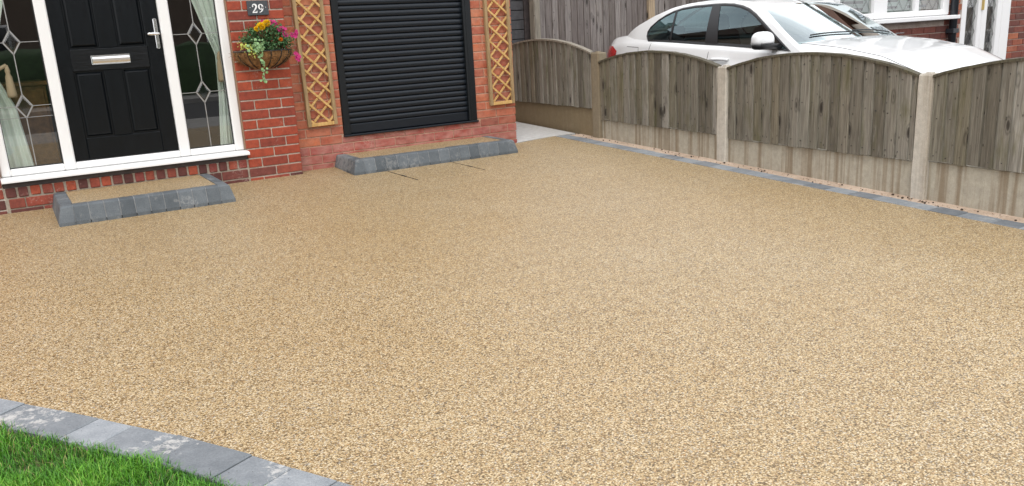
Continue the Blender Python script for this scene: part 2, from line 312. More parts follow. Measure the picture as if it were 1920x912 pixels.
# ------------------------------------------------------------------ mesh helpers
def link(name, me, parent=None, loc=(0, 0, 0), rot=(0, 0, 0)):
    o = bpy.data.objects.new(name, me); col.objects.link(o)
    o.location = loc; o.rotation_euler = rot
    if parent is not None: o.parent = parent
    return o
def tag(o, label=None, cat=None, group=None, kind=None):
    if label: o['label'] = label
    if cat: o['category'] = cat
    if group: o['group'] = group
    if kind: o['kind'] = kind
    return o
def empty(name, loc, label, cat, group=None, rot=(0, 0, 0)):
    o = bpy.data.objects.new(name, None); col.objects.link(o); o.location = loc; o.rotation_euler = rot; o.empty_display_size = 0.1
    return tag(o, label, cat, group)
def mesh(name, verts, faces, mat, smooth=False):
    me = bpy.data.meshes.new(name); me.from_pydata([tuple(v) for v in verts], [], faces); me.update()
    for m in (mat if isinstance(mat, (list, tuple)) else [mat]): me.materials.append(MATS[m])
    if smooth: me.polygons.foreach_set('use_smooth', [True] * len(me.polygons))
    return me
def cbox_vf(dx, dy, dz, b):
    V = []; idx = {}
    for sx in (-1, 1):
        for sy in (-1, 1):
            for sz in (-1, 1):
                for ax in range(3):
                    h = [dx / 2, dy / 2, dz / 2]
                    p = [h[i] - (b if i != ax else 0) for i in range(3)]
                    idx[(sx, sy, sz, ax)] = len(V); V.append((sx * p[0], sy * p[1], sz * p[2]))
    Fc = []
    for ax in range(3):
        o1, o2 = [(1, 2), (2, 0), (0, 1)][ax]
        for s in (-1, 1):
            q = []
            for a, c in ((-1, -1), (1, -1), (1, 1), (-1, 1)):
                k = [0, 0, 0]; k[ax] = s; k[o1] = a; k[o2] = c; q.append(idx[(*k, ax)])
            Fc.append(q if s > 0 else q[::-1])
    for ax in range(3):
        o1, o2 = [(1, 2), (2, 0), (0, 1)][ax]
        for a in (-1, 1):
            for c in (-1, 1):
                k0 = [0, 0, 0]; k0[ax] = -1; k0[o1] = a; k0[o2] = c; k1 = list(k0); k1[ax] = 1
                q = [idx[(*k0, o1)], idx[(*k1, o1)], idx[(*k1, o2)], idx[(*k0, o2)]]
                Fc.append(q if a * c < 0 else q[::-1])
    for sx in (-1, 1):
        for sy in (-1, 1):
            for sz in (-1, 1):
                q = [idx[(sx, sy, sz, a)] for a in range(3)]
                Fc.append(q if sx * sy * sz > 0 else q[::-1])
    return V, Fc
_cache = {}
def cbox(name, dx, dy, dz, b, mat):
    key = (round(dx, 4), round(dy, 4), round(dz, 4), b, mat)
    if key not in _cache:
        V, Fc = cbox_vf(dx, dy, dz, b); _cache[key] = mesh(name, V, Fc, mat)
    return _cache[key]
def boxat(name, lo, hi, mat, parent=None, b=0.003, org=(0, 0, 0)):
    """chamfered box between two corners given in the parent's frame"""
    d = [hi[i] - lo[i] for i in range(3)]
    po = parent.location if parent is not None and parent.type == 'MESH' else (0, 0, 0)      # a sub-part is given in its thing's frame too
    return link(name, cbox(name, *d, min(b, min(d) * 0.3), mat), parent, [(lo[i] + hi[i]) / 2 - po[i] for i in range(3)])
class MB:
    def __init__(s): s.v = []; s.f = []; s.m = []
    def add(s, V, Fc, mi=0, off=(0, 0, 0)):
        n = len(s.v); s.v += [(v[0] + off[0], v[1] + off[1], v[2] + off[2]) for v in V]; s.f += [[i + n for i in q] for q in Fc]; s.m += [mi] * len(Fc)
    def box(s, lo, hi, b=0.002, mi=0):
        d = [hi[i] - lo[i] for i in range(3)]; V, Fc = cbox_vf(*d, min(b, min(d) * 0.3)); s.add(V, Fc, mi, [(lo[i] + hi[i]) / 2 for i in range(3)])
    def tube(s, pts, r, seg=8, mi=0, cap=True):
        pts = [Vector(p) for p in pts]; n0 = len(s.v); rr = r if hasattr(r, '__len__') else [r] * len(pts)
        prev = None
        for i, p in enumerate(pts):
            t = (pts[min(i + 1, len(pts) - 1)] - pts[max(i - 1, 0)]).normalized()
            a = prev if prev is not None else (Vector((0, 0, 1)) if abs(t.z) < 0.9 else Vector((1, 0, 0)))
            a = (a - t * a.dot(t)).normalized(); bb = t.cross(a); prev = a
            for k in range(seg):
                an = 2 * math.pi * k / seg; s.v.append(tuple(p + rr[i] * (math.cos(an) * a + math.sin(an) * bb)))
        for i in range(len(pts) - 1):
            for k in range(seg):
                a0 = n0 + i * seg + k; a1 = n0 + i * seg + (k + 1) % seg
                s.f.append([a0, a1, a1 + seg, a0 + seg]); s.m.append(mi)
        if cap:
            s.f.append([n0 + k for k in range(seg)][::-1]); s.m.append(mi)
            s.f.append([n0 + (len(pts) - 1) * seg + k for k in range(seg)]); s.m.append(mi)
    def prism(s, poly, y0, y1, mi=0):
        """polygon in x,z extruded along y"""
        n = len(s.v); k = len(poly)
        s.v += [(p[0], y0, p[1]) for p in poly] + [(p[0], y1, p[1]) for p in poly]
        s.f += [list(range(n, n + k)), list(range(n + k, n + 2 * k))[::-1]]
        s.f += [[n + i, n + k + i, n + k + (i + 1) % k, n + (i + 1) % k] for i in range(k)]; s.m += [mi] * (k + 2)
    def build(s, name, mat, parent=None, loc=(0, 0, 0), rot=(0, 0, 0), smooth=False):
        me = mesh(name, s.v, s.f, mat, smooth)
        if isinstance(mat, (list, tuple)): me.polygons.foreach_set('material_index', s.m)
        return link(name, me, parent, loc, rot)

# ================================================================== THE SETTING
def sheet(name, pts, zf, mat, thick=0.0):
    n = len(pts); V = [(x, y, zf(x, y)) for x, y in pts]; Fc = [list(range(n))]
    if thick:
        V += [(x, y, zf(x, y) - thick) for x, y in pts]; Fc += [list(range(n, 2 * n))[::-1]] + [[i, i + n, (i + 1) % n + n, (i + 1) % n] for i in range(n)]
    me = mesh(name, V, Fc, mat); o = link(name, me); o['kind'] = 'structure'; return o
ys = [-300, -60, -18, -9, 4, 40, 300]; V = []; Fc = []
for i, y in enumerate(ys):
    z = SL * min(max(y, -9), 4) - 0.62
    V += [(-300, y, z), (300, y, z)]
    if i: Fc.append([2 * i - 2, 2 * i - 1, 2 * i + 1, 2 * i])
tag(link('ground', mesh('ground', V, Fc, 'soil')), kind='structure')

# edge of the lawn: inner line of the paver edging, with the joints of the photograph
edge = [(-3.95, -2.10), (-3.72, -2.38), (-3.50, -2.66), (-3.32, -2.88), (-3.15, -3.10), (-2.98, -3.32), (-2.83, -3.52), (-2.72, -3.66), (-2.62, -3.82), (-2.53, -3.96), (-2.43, -4.13), (-2.35, -4.27),
        (-2.25, -4.44), (-2.10, -4.74), (-2.03, -4.90), (-1.955, -5.06), (-1.87, -5.25), (-1.79, -5.44), (-1.715, -5.63), (-1.64, -5.83), (-1.57, -6.03), (-1.51, -6.23), (-1.45, -6.44), (-1.40, -6.65),
        (-1.36, -6.86), (-1.32, -7.07), (-1.29, -7.28), (-1.26, -7.49), (-1.24, -7.70), (-1.23, -7.9), (-1.22, -8.1), (-1.21, -8.3), (-1.21, -8.5), (-1.21, -8.7)]
def offset_line(pts, dist):
    o = []
    for i, p in enumerate(pts):
        a = Vector(pts[max(i - 1, 0)]); b = Vector(pts[min(i + 1, len(pts) - 1)]); t = (b - a).normalized()
        o.append((p[0] + t.y * dist, p[1] - t.x * dist))
    return o
EW = 0.172
outer = offset_line(edge, EW)             # lawn side
FA = Vector((2.984, -0.100)); FE = (Vector((2.694, -3.806)) - FA).normalized(); FN = Vector((FE.y, -FE.x))   # fence line and its normal towards the drive
inner_r = lambda y: 2.745 + (y - 0.20) * 0.0735      # drive side of the right-hand edging
fence_x = lambda y: FA.x + (y - FA.y) * FE.x / FE.y
drive_pts = [(-4.2, 0.1)] + [(-4.2, -1.8)] + edge + [(inner_r(-8.7), -8.7), (inner_r(0.2), 0.21), (2.215, 0.10), (2.215, 0.2), (-0.1, 0.2), (-0.1, 0.1)]
sheet('driveway', drive_pts, lambda x, y: SL * y, 'resin')
sheet('lawn', [(-9, -1.2), (-9, -8.7)] + outer[::-1] + [(-4.2, -1.8), (-4.2, -1.2)], lambda x, y: SL * y - 0.012, 'lawn_soil')
sheet('front_pavement', [(-40, -8.72), (-40, -10.9), (40, -10.9), (40, -8.72)], lambda x, y: -0.305, 'flagstone', 0.3)
sheet('road', [(-60, -10.92), (-60, -17.5), (60, -17.5), (60, -10.92)], lambda x, y: -0.42, 'tarmac', 0.15)
sheet('far_pavement', [(-60, -17.52), (-60, -19.4), (60, -19.4), (60, -17.52)], lambda x, y: -0.305, 'flagstone', 0.3)
sheet('concrete_path', [(2.215, 0.112), (2.70, 0.205), (3.0, 0.20), (3.07, 0.95), (3.3, 3.8), (2.24, 3.8), (2.24, 0.13)], lambda x, y: SL * y + 0.004, 'path_concrete', 0.1)
sheet('neighbour_drive', [(fence_x(-8.7) + 0.1, -8.7), (9.9, -8.7), (9.9, 2.2), (fence_x(2.2) + 0.1, 2.2)], lambda x, y: -0.172, 'tarmac', 0.2)

# pavers
def paver_obj(name, quad, zf, mat, parent, proud, th=0.06, ch=0.004):
    c = Vector((sum(q[0] for q in quad) / 4, sum(q[1] for q in quad) / 4)); V = []
    zc = zf(c.x, c.y)
    ring = [Vector(q) for q in quad]
    for (shrink, dz) in ((0, -th), (0, proud - ch), (ch * 1.3, proud)):
        for q in ring:
            d = (c - q); v = q + d.normalized() * shrink * 1.4; V.append((v.x - c.x, v.y - c.y, zf(v.x, v.y) - zc + dz))
    Fc = [[8, 9, 10, 11]]
    for k in (0, 4): Fc += [[k + i, k + (i + 1) % 4, k + 4 + (i + 1) % 4, k + 4 + i] for i in range(4)]
    return link(name, mesh(name, V, Fc, mat), parent, (c.x, c.y, zc))
bed = sheet('lawn_edging', [(x, y) for x, y in offset_line(edge, 0.004)] + offset_line(edge, EW - 0.004)[::-1], lambda x, y: SL * y - 0.004, 'joint_grey')
for i in range(len(edge) - 1):
    a, b = Vector(edge[i]), Vector(edge[i + 1]); c, d = Vector(outer[i + 1]), Vector(outer[i])
    g = 0.0022; t1 = (b - a).normalized() * g; t2 = (c - d).normalized() * g
    paver_obj('paver', [a + t1, b - t1, c - t2, d + t2], lambda x, y: SL * y, 'paver_near', bed, 0.006 + rng.uniform(-0.002, 0.002))
# right-hand edging: a mortar bed with a row of small blocks along the fence
RW = 0.130
bed2 = sheet('fence_edging', [(inner_r(0.17), 0.17), (inner_r(-8.7), -8.7), (fence_x(-8.7) + 0.04, -8.7), (fence_x(0.16) + 0.04, 0.16)], lambda x, y: SL * y - 0.003, 'mortar_sand')
y = 0.17
while y > -8.6:
    L = rng.choice([0.2, 0.2, 0.2, 0.17, 0.23]); y2 = y - L; g = 0.002
    j = rng.uniform(-0.004, 0.004)
    paver_obj('paver', [(inner_r(y - g), y - g), (inner_r(y2 + g), y2 + g), (inner_r(y2 + g) + RW + j, y2 + g), (inner_r(y - g) + RW + j, y - g)], lambda x, yy: SL * yy, 'paver_far', bed2, 0.006 + rng.uniform(-0.002, 0.002))
    y = y2
# loose crumbs of mortar and soil on the sandy strip
mb = MB()
for i in range(300):
    yy = rng.uniform(-5.6, 0.25); xx = rng.uniform(inner_r(yy) + RW + 0.005, fence_x(yy) - 0.005) if rng.random() < 0.8 else fence_x(yy) - abs(rng.gauss(0, 0.02)) - 0.01
    r = rng.uniform(0.002, 0.006) * rng.choice([1, 1, 1, 1.6]); V, Fc = cbox_vf(r * 2, r * 1.6, r * 1.3, r * 0.4); a = rng.uniform(0, 6.3)
    V = [(v[0] * math.cos(a) - v[1] * math.sin(a), v[0] * math.sin(a) + v[1] * math.cos(a), v[2]) for v in V]
    mb.add(V, Fc, 0 if rng.random() < 0.7 else 1, (xx, yy, SL * yy + r * 0.3))
tag(mb.build('rubble_crumbs', ['mortar_sand', 'soil']), 'loose crumbs of mortar and soil along the fence foot', 'rubble', kind='stuff')

# grass blades
def grass():
    V = []; Fc = []; T = []
    ol = [Vector(p) for p in outer]
    def signed(x, y):
        best = 9; p = Vector((x, y))
        for i in range(len(ol) - 1):
            a, b = ol[i], ol[i + 1]
            if abs(a.x - x) > 1.2 or abs(a.y - y) > 1.2: continue
            t = b - a; k = max(0, min(1, (p - a).dot(t) / t.length_squared)); q = p - (a + t * k)
            dd = q.length * (1 if q.x * t.y - q.y * t.x > 0 else -1)
            if abs(dd) < abs(best): best = dd
        return best
    N = 130000
    xs = nrng.uniform(-3.35, -1.75, N); yy = nrng.uniform(-5.9, -3.25, N)
    for x, y in zip(xs, yy):
        if x < -3.35 + (y + 3.25) * -0.0: continue
        sd = signed(x, y)
        if sd < -0.012 or sd > 0.62: continue
        cl = noise.noise(Vector((x * 6, y * 6, 0))); cl2 = noise.noise(Vector((x * 2.1, y * 2.1, 7)))
        if cl2 < -0.35 and rng.random() < 0.35: continue
        h = (0.043 + 0.020 * cl + 0.012 * cl2) * rng.uniform(0.6, 1.35)
        if sd < 0.03: h *= 0.95
        h = max(h, 0.012)
        a = rng.uniform(0, 6.28) + cl * 2; lean = rng.uniform(0.15, 0.95); wd = rng.uniform(0.0008, 0.0016)
        dx, dy = math.cos(a), math.sin(a); z0 = SL * y - 0.014
        px, py = -dy * wd, dx * wd
        n = len(V)
        m1 = (x + dx * h * lean * 0.35, y + dy * h * lean * 0.35, z0 + h * 0.62); tip = (x + dx * h * lean, y + dy * h * lean, z0 + h * (1.0 - 0.25 * lean))
        V += [(x - px, y - py, z0), (x + px, y + py, z0), (m1[0] + px * 0.8, m1[1] + py * 0.8, m1[2]), (m1[0] - px * 0.8, m1[1] - py * 0.8, m1[2]), tip]
        Fc += [[n, n + 1, n + 2, n + 3], [n + 3, n + 2, n + 4]]
        t = min(0.94, max(0, 0.45 + 0.25 * cl + 0.3 * cl2 + rng.gauss(0, 0.22)))
        if rng.random() < 0.012 + (0.08 if cl2 < -0.28 else 0): t = 1.0
        T += [t] * 5
    me = mesh('grass', V, Fc, 'grass'); at = me.attributes.new('tone', 'FLOAT', 'POINT'); at.data.foreach_set('value', T)
    tag(link('grass', me), 'short bright green lawn grass beside the grey paver edging', 'grass', kind='stuff')
grass()

# ================================================================== THE BRICK HOUSE
D = 0.124                                  # the garage wall stands half a brick behind the porch
house = empty('brick_house', (0, 0, 0), 'red brick house with black front door and black roller shutter', 'house')
def core(name, boxes, mat, label=None):
    mb = MB()
    for lo, hi in boxes: mb.box(lo, hi, 0.0004)
    o = mb.build(name, mat, house); return tag(o, label)
def brick(parent, x0, x1, z0, z1, yf, mat, depth=0.10, b=0.003, jit=0.0012):
    me = cbox('brick', round(x1 - x0, 3), depth, round(z1 - z0, 3), b, mat)
    o = link('brick', me, parent, ((x0 + x1) / 2, yf + depth / 2 + rng.uniform(-jit, jit), (z0 + z1) / 2 + rng.uniform(-0.0008, 0.0008)), (0, rng.uniform(-0.003, 0.003), rng.uniform(-0.004, 0.004)))
    return o
HSH = [(0, 0.105), (0.115, 0.325), (0.335, 0.44)]; SS = [(0, 0.215), (0.225, 0.44)]
def pier(parent, x0, width, yf, zline, rows, mat, swap=0, stuff=None):
    for r in rows:
        k = width / 0.44
        for a, b in (HSH if (r + swap) % 2 == 0 else SS):
            z0 = zline + 0.075 * r + 0.005; m = mat(r) if callable(mat) else mat
            if stuff is None: brick(parent, x0 + a * k, x0 + b * k, z0, z0 + 0.0635, yf, m)
            else: stuff.box((x0 + a * k, yf + rng.uniform(-0.001, 0.001), z0), (x0 + b * k, yf + 0.1, z0 + 0.065), 0.003)
wp = core('wall', [((-0.434, 0.0075, -0.4), (-0.006, 0.3, 2.75)), ((-2.63, 0.0075, -0.4), (-2.196, 0.3, 2.75)), ((-2.196, 0.0075, 2.2), (-0.434, 0.3, 2.75))], 'mortar_porch')
wb = core('wall', [((-2.196, 0.0085, -0.4), (-0.434, 0.10, 0.1735))], 'mortar_grey')
wg = core('wall', [((-0.006, D + 0.006, -0.4), (0.454, D + 0.3, 2.75)), ((0.454, D + 0.006, -0.4), (1.799, D + 0.3, 0.249)), ((1.799, D + 0.006, -0.4), (2.229, 4.5, 2.75)), ((0.454, D + 0.006, 2.2), (1.799, D + 0.3, 2.75))], 'mortar_garage')
pier(wp, -0.44, 0.44, 0.0, 0.10, range(-2, 18), lambda r: 'brick_base' if r < 0 else 'brick_porch')
pier(wp, -2.63, 0.43, 0.0, 0.10, range(-2, 18), lambda r: 'brick_base' if r < 4 else 'brick_porch', 1)
for i in range(22):
    x = -2.19 + i * 0.0793; w_ = rng.uniform(0.060, 0.067); x += rng.uniform(0, 0.003); brick(wb, x + 0.004, x + 0.004 + w_, 0.107 + rng.uniform(-.002, .002), 0.173, 0.0, 'brick_base', b=0.005, jit=0.002)
for z0, z1, seq in ((0.031, 0.096, (1, 2, 2, 2, 1, 2, 2, 2, 2)), (-0.045, 0.021, (2, 2, 1, 2, 2, 2, 2, 1, 2))):
    x = -2.178; k = (2.178 - 0.452) / (sum(seq) * 0.1075)
    for q in seq:
        ln = 0.1075 * q * k; brick(wb, x + 0.004, x + ln - 0.004, z0, z1, 0.001, 'brick_base', jit=0.002); x += ln
tag(boxat('bitumen_shade_strip', (-2.19, 0.006, 0.174), (-0.442, 0.09, 0.2125), 'shed_brown', house), 'dark brown bitumen strip with painted shadow under the white sill')  # bitumen strip, with the sill's overhang shadow painted into the same dark box
# garage wall bricks
gl = 0.045
pier(wg, 0.0, 0.452, D, gl, range(3, 18), 'brick_garage', 1); pier(wg, 1.797, 0.438, D, gl, range(3, 18), 'brick_garage')
for r in range(-2, 3):
    off = 0.0 if r % 2 == 0 else 0.1; x = -0.165 + off
    while x < 2.235:
        a, b = max(x + 0.004, 0.0), min(x + 0.196, 2.235)
        z0 = gl + 0.075 * r + 0.0045; z1 = z0 + 0.066
        if r == 2 and b > 0.45 and a < 1.80: z1 = 0.246
        if b - a > 0.03: brick(wg, a, b, z0, z1, D, 'brick_plinth' if r < 2 or 0.45 < (a + b) / 2 < 1.8 else 'brick_garage', b=0.002)
        x += 0.2
mb = MB()                                   # courses above the picture
pier(None, -0.44, 0.44, 0.0, 0.10, range(18, 35), '', 0, mb); pier(None, -2.63, 0.43, 0.0, 0.10, range(18, 35), '', 1, mb)
pier(None, 0.0, 0.452, D, gl, range(18, 35), '', 1, mb); pier(None, 1.797, 0.438, D, gl, range(18, 35), '', 0, mb)
tag(mb.build('brick_courses', 'brick_porch', house), kind='stuff')
def make_upper():
    m, nt, b = new_mat('upper_brick'); t = nd(nt, 'ShaderNodeTexBrick'); nt.links.new(coords(nt, (1, 1, 1), rot=(R(90), 0, 0)), t.inputs['Vector'])
    t.inputs['Scale'].default_value = 1; t.inputs['Brick Width'].default_value = 0.225; t.inputs['Row Height'].default_value = 0.075; t.inputs['Mortar Size'].default_value = 0.005
    t.inputs['Color1'].default_value = (0.42, 0.08, 0.035, 1); t.inputs['Color2'].default_value = (0.3, 0.055, 0.03, 1); t.inputs['Mortar'].default_value = (0.5, 0.42, 0.34, 1)
    nt.links.new(t.outputs['Color'], b.inputs['Base Color']); b.inputs['Roughness'].default_value = 0.9; MATS['upper_brick'] = m
make_upper()
boxat('upper_wall', (-6.5, 0.012, 2.752), (-0.2, 7.5, 5.2), 'upper_brick', house, 0.0005)
boxat('flat_roof', (-0.19, -0.05, 2.752), (2.33, 4.6, 2.86), 'rail_black', house, 0.01)
boxat('side_wall', (-6.5, 0.02, -0.4), (-2.634, 0.3, 2.75), 'upper_brick', house, 0.0005)
mb = MB(); mb.v = [(-6.8, -0.4, 5.15), (0.1, -0.4, 5.15), (0.1, 7.9, 5.15), (-6.8, 7.9, 5.15), (-6.8, 3.7, 7.6), (0.1, 3.7, 7.6)]
mb.f = [[0, 1, 5, 4], [2, 3, 4, 5], [1, 2, 5], [3, 0, 4], [0, 3, 2, 1]]; mb.m = [0] * 5
mb.build('roof', 'roof_tile', house)
# hall behind the glass
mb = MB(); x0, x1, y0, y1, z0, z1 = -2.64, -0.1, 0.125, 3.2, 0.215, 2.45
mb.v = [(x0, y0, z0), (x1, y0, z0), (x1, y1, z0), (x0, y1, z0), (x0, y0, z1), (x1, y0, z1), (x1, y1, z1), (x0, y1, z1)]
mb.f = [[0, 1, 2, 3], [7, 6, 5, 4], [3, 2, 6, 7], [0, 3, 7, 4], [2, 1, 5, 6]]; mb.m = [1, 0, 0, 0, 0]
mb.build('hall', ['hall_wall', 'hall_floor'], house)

# ---- door frame
fr = MB(); fr.box((-2.187, 0.04, 0.245), (-2.122, 0.115, 2.19), 0.008); frame = fr.build('door_frame', 'upvc', house)
for (a, b) in ((-1.7695, -1.6915), (-0.9455, -0.8675)): boxat('mullion', (a, 0.0385, 0.245), (b, 0.1145, 2.135), 'upvc', frame, 0.009)
for a, b in ((-1.7695, -1.6915), (-0.9455, -0.8675)):
    mb = MB(); mb.prism([(a + .004, 0.296), (b - .004, 0.296), ((a + b) / 2 + .004, 0.268), ((a + b) / 2 - .004, 0.268)][::-1], 0.0375, 0.05); mb.build('mitre_foot', 'upvc', frame)
boxat('jamb', (-0.5145, 0.04, 0.245), (-0.446, 0.115, 2.19), 'upvc', frame, 0.008)
for a, b in ((-2.122, -1.7695), (-1.6915, -0.9455), (-0.8675, -0.5145)):
    boxat('bottom_rail', (a, 0.0405, 0.245), (b, 0.1135, 0.297), 'upvc', frame, 0.008); boxat('head_rail', (a, 0.0405, 2.135), (b, 0.1135, 2.19), 'upvc', frame, 0.008)
boxat('sealant_bead', (-0.4455, 0.02, 0.25), (-0.437, 0.06, 2.19), 'sealant', frame, 0.002); boxat('sealant_bead', (-2.193, 0.02, 0.25), (-2.1875, 0.06, 2.19), 'sealant', frame, 0.001)
mb = MB(); prof = [(-0.045, 0.213), (-0.045, 0.226), (-0.041, 0.234), (-0.033, 0.238), (0.036, 0.246), (0.11, 0.246), (0.11, 0.213)]
n = len(prof); mb.v = [(-2.20, p[0], p[1]) for p in prof] + [(-0.436, p[0], p[1]) for p in prof]
mb.f = [list(range(n))[::-1], list(range(n, 2 * n))] + [[i, (i + 1) % n, (i + 1) % n + n, i + n] for i in range(n)]; mb.m = [0] * len(mb.f)
mb.build('sill', 'upvc', house)
boxat('sill_gasket', (-2.186, 0.0365, 0.2445), (-0.447, 0.0402, 0.2475), 'gasket', frame, 0.0005)
def side_window(xa, xb, xc, low_line):
    z0, z1 = 0.297, 2.135; yg = 0.074
    g = link('side_window', mesh('side_window', [(xa, yg, z0), (xb, yg, z0), (xb, yg, z1), (xa, yg, z1)], [[0, 1, 2, 3]], 'glass'), house)
    mb = MB(); t = 0.006
    mb.box((xa, 0.060, z0), (xa + t, 0.075, z1), 0.001); mb.box((xb - t, 0.060, z0), (xb, 0.075, z1), 0.001); mb.box((xa + t, 0.060, z0), (xb - t, 0.0748, z0 + t), 0.001); mb.box((xa + t, 0.060, z1 - t), (xb - t, 0.0748, z1), 0.001)
    mb.build('gasket', 'gasket', g)
    def strip(p, q, w=0.0032, nm='lead_strip', yy=0.0705):
        p, q = Vector(p), Vector(q); d = (q - p).normalized(); nn = Vector((-d.y, d.x)) * w
        mb = MB(); mb.prism([tuple(p - nn), tuple(q - nn), tuple(q + nn), tuple(p + nn)], yy, yy + 0.0025); mb.build(nm, 'lead', g)
    zc = 0.7165; dz = 0.4305; hw, hh = 0.053, 0.079; last = z0
    for k in range(4):
        z = zc + dz * k
        if z + hh > z1: break
        strip((xc, last), (xc, z - hh)); last = z + hh
        strip((xa, z), (xc - hw, z), 0.0024); strip((xc + hw, z), (xb, z), 0.0024)
        dia = [(xc - hw, z), (xc, z - hh), (xc + hw, z), (xc, z + hh)]
        for i in range(4): strip(dia[i], dia[(i + 1) % 4], 0.0046, yy=0.069)
        di = [(xc + (a - xc) * 0.72, z + (b - z) * 0.72) for a, b in dia]
        V = [(a, 0.0725, b) for a, b in dia] + [(a, 0.067, b) for a, b in di]
        link('bevelled_diamond', mesh('bevelled_diamond', V, [[4, 5, 6, 7]] + [[i, (i + 1) % 4, (i + 1) % 4 + 4, i + 4] for i in range(4)], 'glass_bevel'), g)
    strip((xc, last), (xc, z1))
    if low_line: strip((xa, 0.64), (xb, 0.64), 0.0018)
    return g
side_window(-2.122, -1.7695, -1.948, True); side_window(-0.8675, -0.5145, -0.696, False)

# ---- front door
mb = MB(); YD = 0.062
mb.box((-1.691, YD + 0.013, 0.300), (-0.946, YD + 0.05, 2.13), 0.001)
leaf = tag(mb.build('door', 'door_black', house), 'glossy black panelled front door')
for nm, a, b in (('stile', (-1.6905, YD, 0.3005), (-1.590, YD + 0.014, 2.1295)), ('stile', (-1.060, YD, 0.3005), (-0.9465, YD + 0.014, 2.1295)),
                 ('bottom_rail', (-1.590, YD + 0.0003, 0.3005), (-1.060, YD + 0.014, 0.456)), ('centre_stile', (-1.388, YD + 0.0003, 0.456), (-1.262, YD + 0.014, 0.928)),
                 ('centre_stile', (-1.388, YD + 0.0003, 1.079), (-1.262, YD + 0.014, 1.96)), ('top_rail', (-1.590, YD + 0.0003, 1.96), (-1.060, YD + 0.014, 2.1295))):
    boxat(nm, a, b, 'door_black', leaf, 0.005)
boxat('mid_rail', (-1.592, YD - 0.004, 0.928), (-1.058, YD + 0.014, 1.079), 'door_band', leaf, 0.0052)
for xa, xb in ((-1.590, -1.388), (-1.262, -1.060)):
    for za, zb in ((0.456, 0.928), (1.079, 1.96)):
        V = []
        for ins, yy in ((0.004, 0.0128), (0.012, 0.0128), (0.028, -0.001), (0.030, -0.0013)):
            V += [(xa + ins, YD + yy, za + ins), (xb - ins, YD + yy, za + ins), (xb - ins, YD + yy, zb - ins), (xa + ins, YD + yy, zb - ins)]
        Fc = [[12, 13, 14, 15]]
        for k in (0, 4, 8): Fc += [[k + i, k + (i + 1) % 4, k + 4 + (i + 1) % 4, k + 4 + i] for i in range(4)]
        link('panel', mesh('panel', V, Fc, 'door_black'), leaf)
# letter plate: frame and curved flap
mb = MB(); mb.box((-1.461, YD - 0.012, 0.967), (-1.192, YD - 0.0035, 1.031), 0.004)
lp = tag(mb.build('letter_plate', 'chrome', leaf), 'chrome letter plate')
mb = MB(); pr = [(YD - 0.013, 1.026), (YD - 0.019, 1.020), (YD - 0.023, 1.006), (YD - 0.022, 0.990), (YD - 0.017, 0.976), (YD - 0.012, 0.971)]
n = len(pr)
for x in (-1.454, -1.199): mb.v += [(x, p[0], p[1]) for p in pr]
mb.f = [[i, i + 1, i + 1 + n, i + n] for i in range(n - 1)] + [list(range(n)), list(range(n, 2 * n))[::-1]]; mb.m = [0] * len(mb.f)
mb.build('letter_flap', 'chrome', leaf, smooth=False)
mb = MB()
V, Fc = cbox_vf(0.027, 0.009, 0.212, 0.004); mb.add(V, Fc, 0, (-0.9785, YD - 0.0045, 1.161))
mb.build('handle_plate', 'chrome', leaf)
mb = MB(); mb.tube([(-0.979, YD - 0.006, 1.160), (-0.979, YD - 0.045, 1.160)], 0.009, 10); mb.build('handle_spindle', 'chrome', leaf, smooth=True)
mb = MB(); mb.tube([(-0.966, YD - 0.05, 1.160), (-0.975, YD - 0.05, 1.160), (-0.995, YD - 0.052, 1.160), (-1.02, YD - 0.054, 1.160), (-1.04, YD - 0.054, 1.160), (-1.052, YD - 0.053, 1.160), (-1.057, YD - 0.052, 1.160)], [0.004, 0.009, 0.010, 0.0125, 0.012, 0.008, 0.003], 12)
mb.build('handle', 'chrome', leaf, smooth=True)
mb = MB(); mb.tube([(-0.9785, YD - 0.0085, 1.095), (-0.9785, YD - 0.0125, 1.095)], 0.008, 10); mb.build('lock_cylinder', 'lead', leaf)

# ---- roller shutter
mb = MB(); mb.box((0.46, D + 0.05, 0.25), (1.793, D + 0.07, 2.2), 0.001)
sh = tag(mb.build('roller_shutter', 'rail_black', house), 'black slatted roller shutter')
for a, b in ((0.456, 0.5165), (1.7115, 1.795)):
    boxat('guide_rail', (a, D - 0.014, 0.262), (b, D + 0.05, 2.2), 'rail_black', sh, 0.004)
boxat('guide_lip', (1.735, D - 0.018, 0.263), (1.745, D - 0.012, 2.199), 'rail_black', sh, 0.002)
prof = [(0.004, 0.0478), (-0.0045, 0.0462), (-0.0105, 0.0405), (-0.0125, 0.031), (-0.0125, 0.021), (-0.0105, 0.011), (-0.006, 0.0045), (0.004, 0.002)]
V = []; n = len(prof)
for x in (0.5145, 1.7135): V += [(x, p[0], p[1]) for p in prof]
Fc = [[i, i + n, i + 1 + n, i + 1] for i in range(n - 1)]
slat_me = mesh('slat', V, Fc, 'shutter_black', True)
for k in range(38): link('slat', slat_me, sh, (0, D + 0.03, 0.346 - 0.0483 + 0.0483 * (k + 1)))
boxat('bottom_rail', (0.5145, D + 0.018, 0.266), (1.7135, D + 0.045, 0.345), 'shutter_black', sh, 0.006)
boxat('shutter_sill', (0.449, D - 0.026, 0.2465), (1.803, D + 0.05, 0.262), 'shutter_black', sh, 0.003)

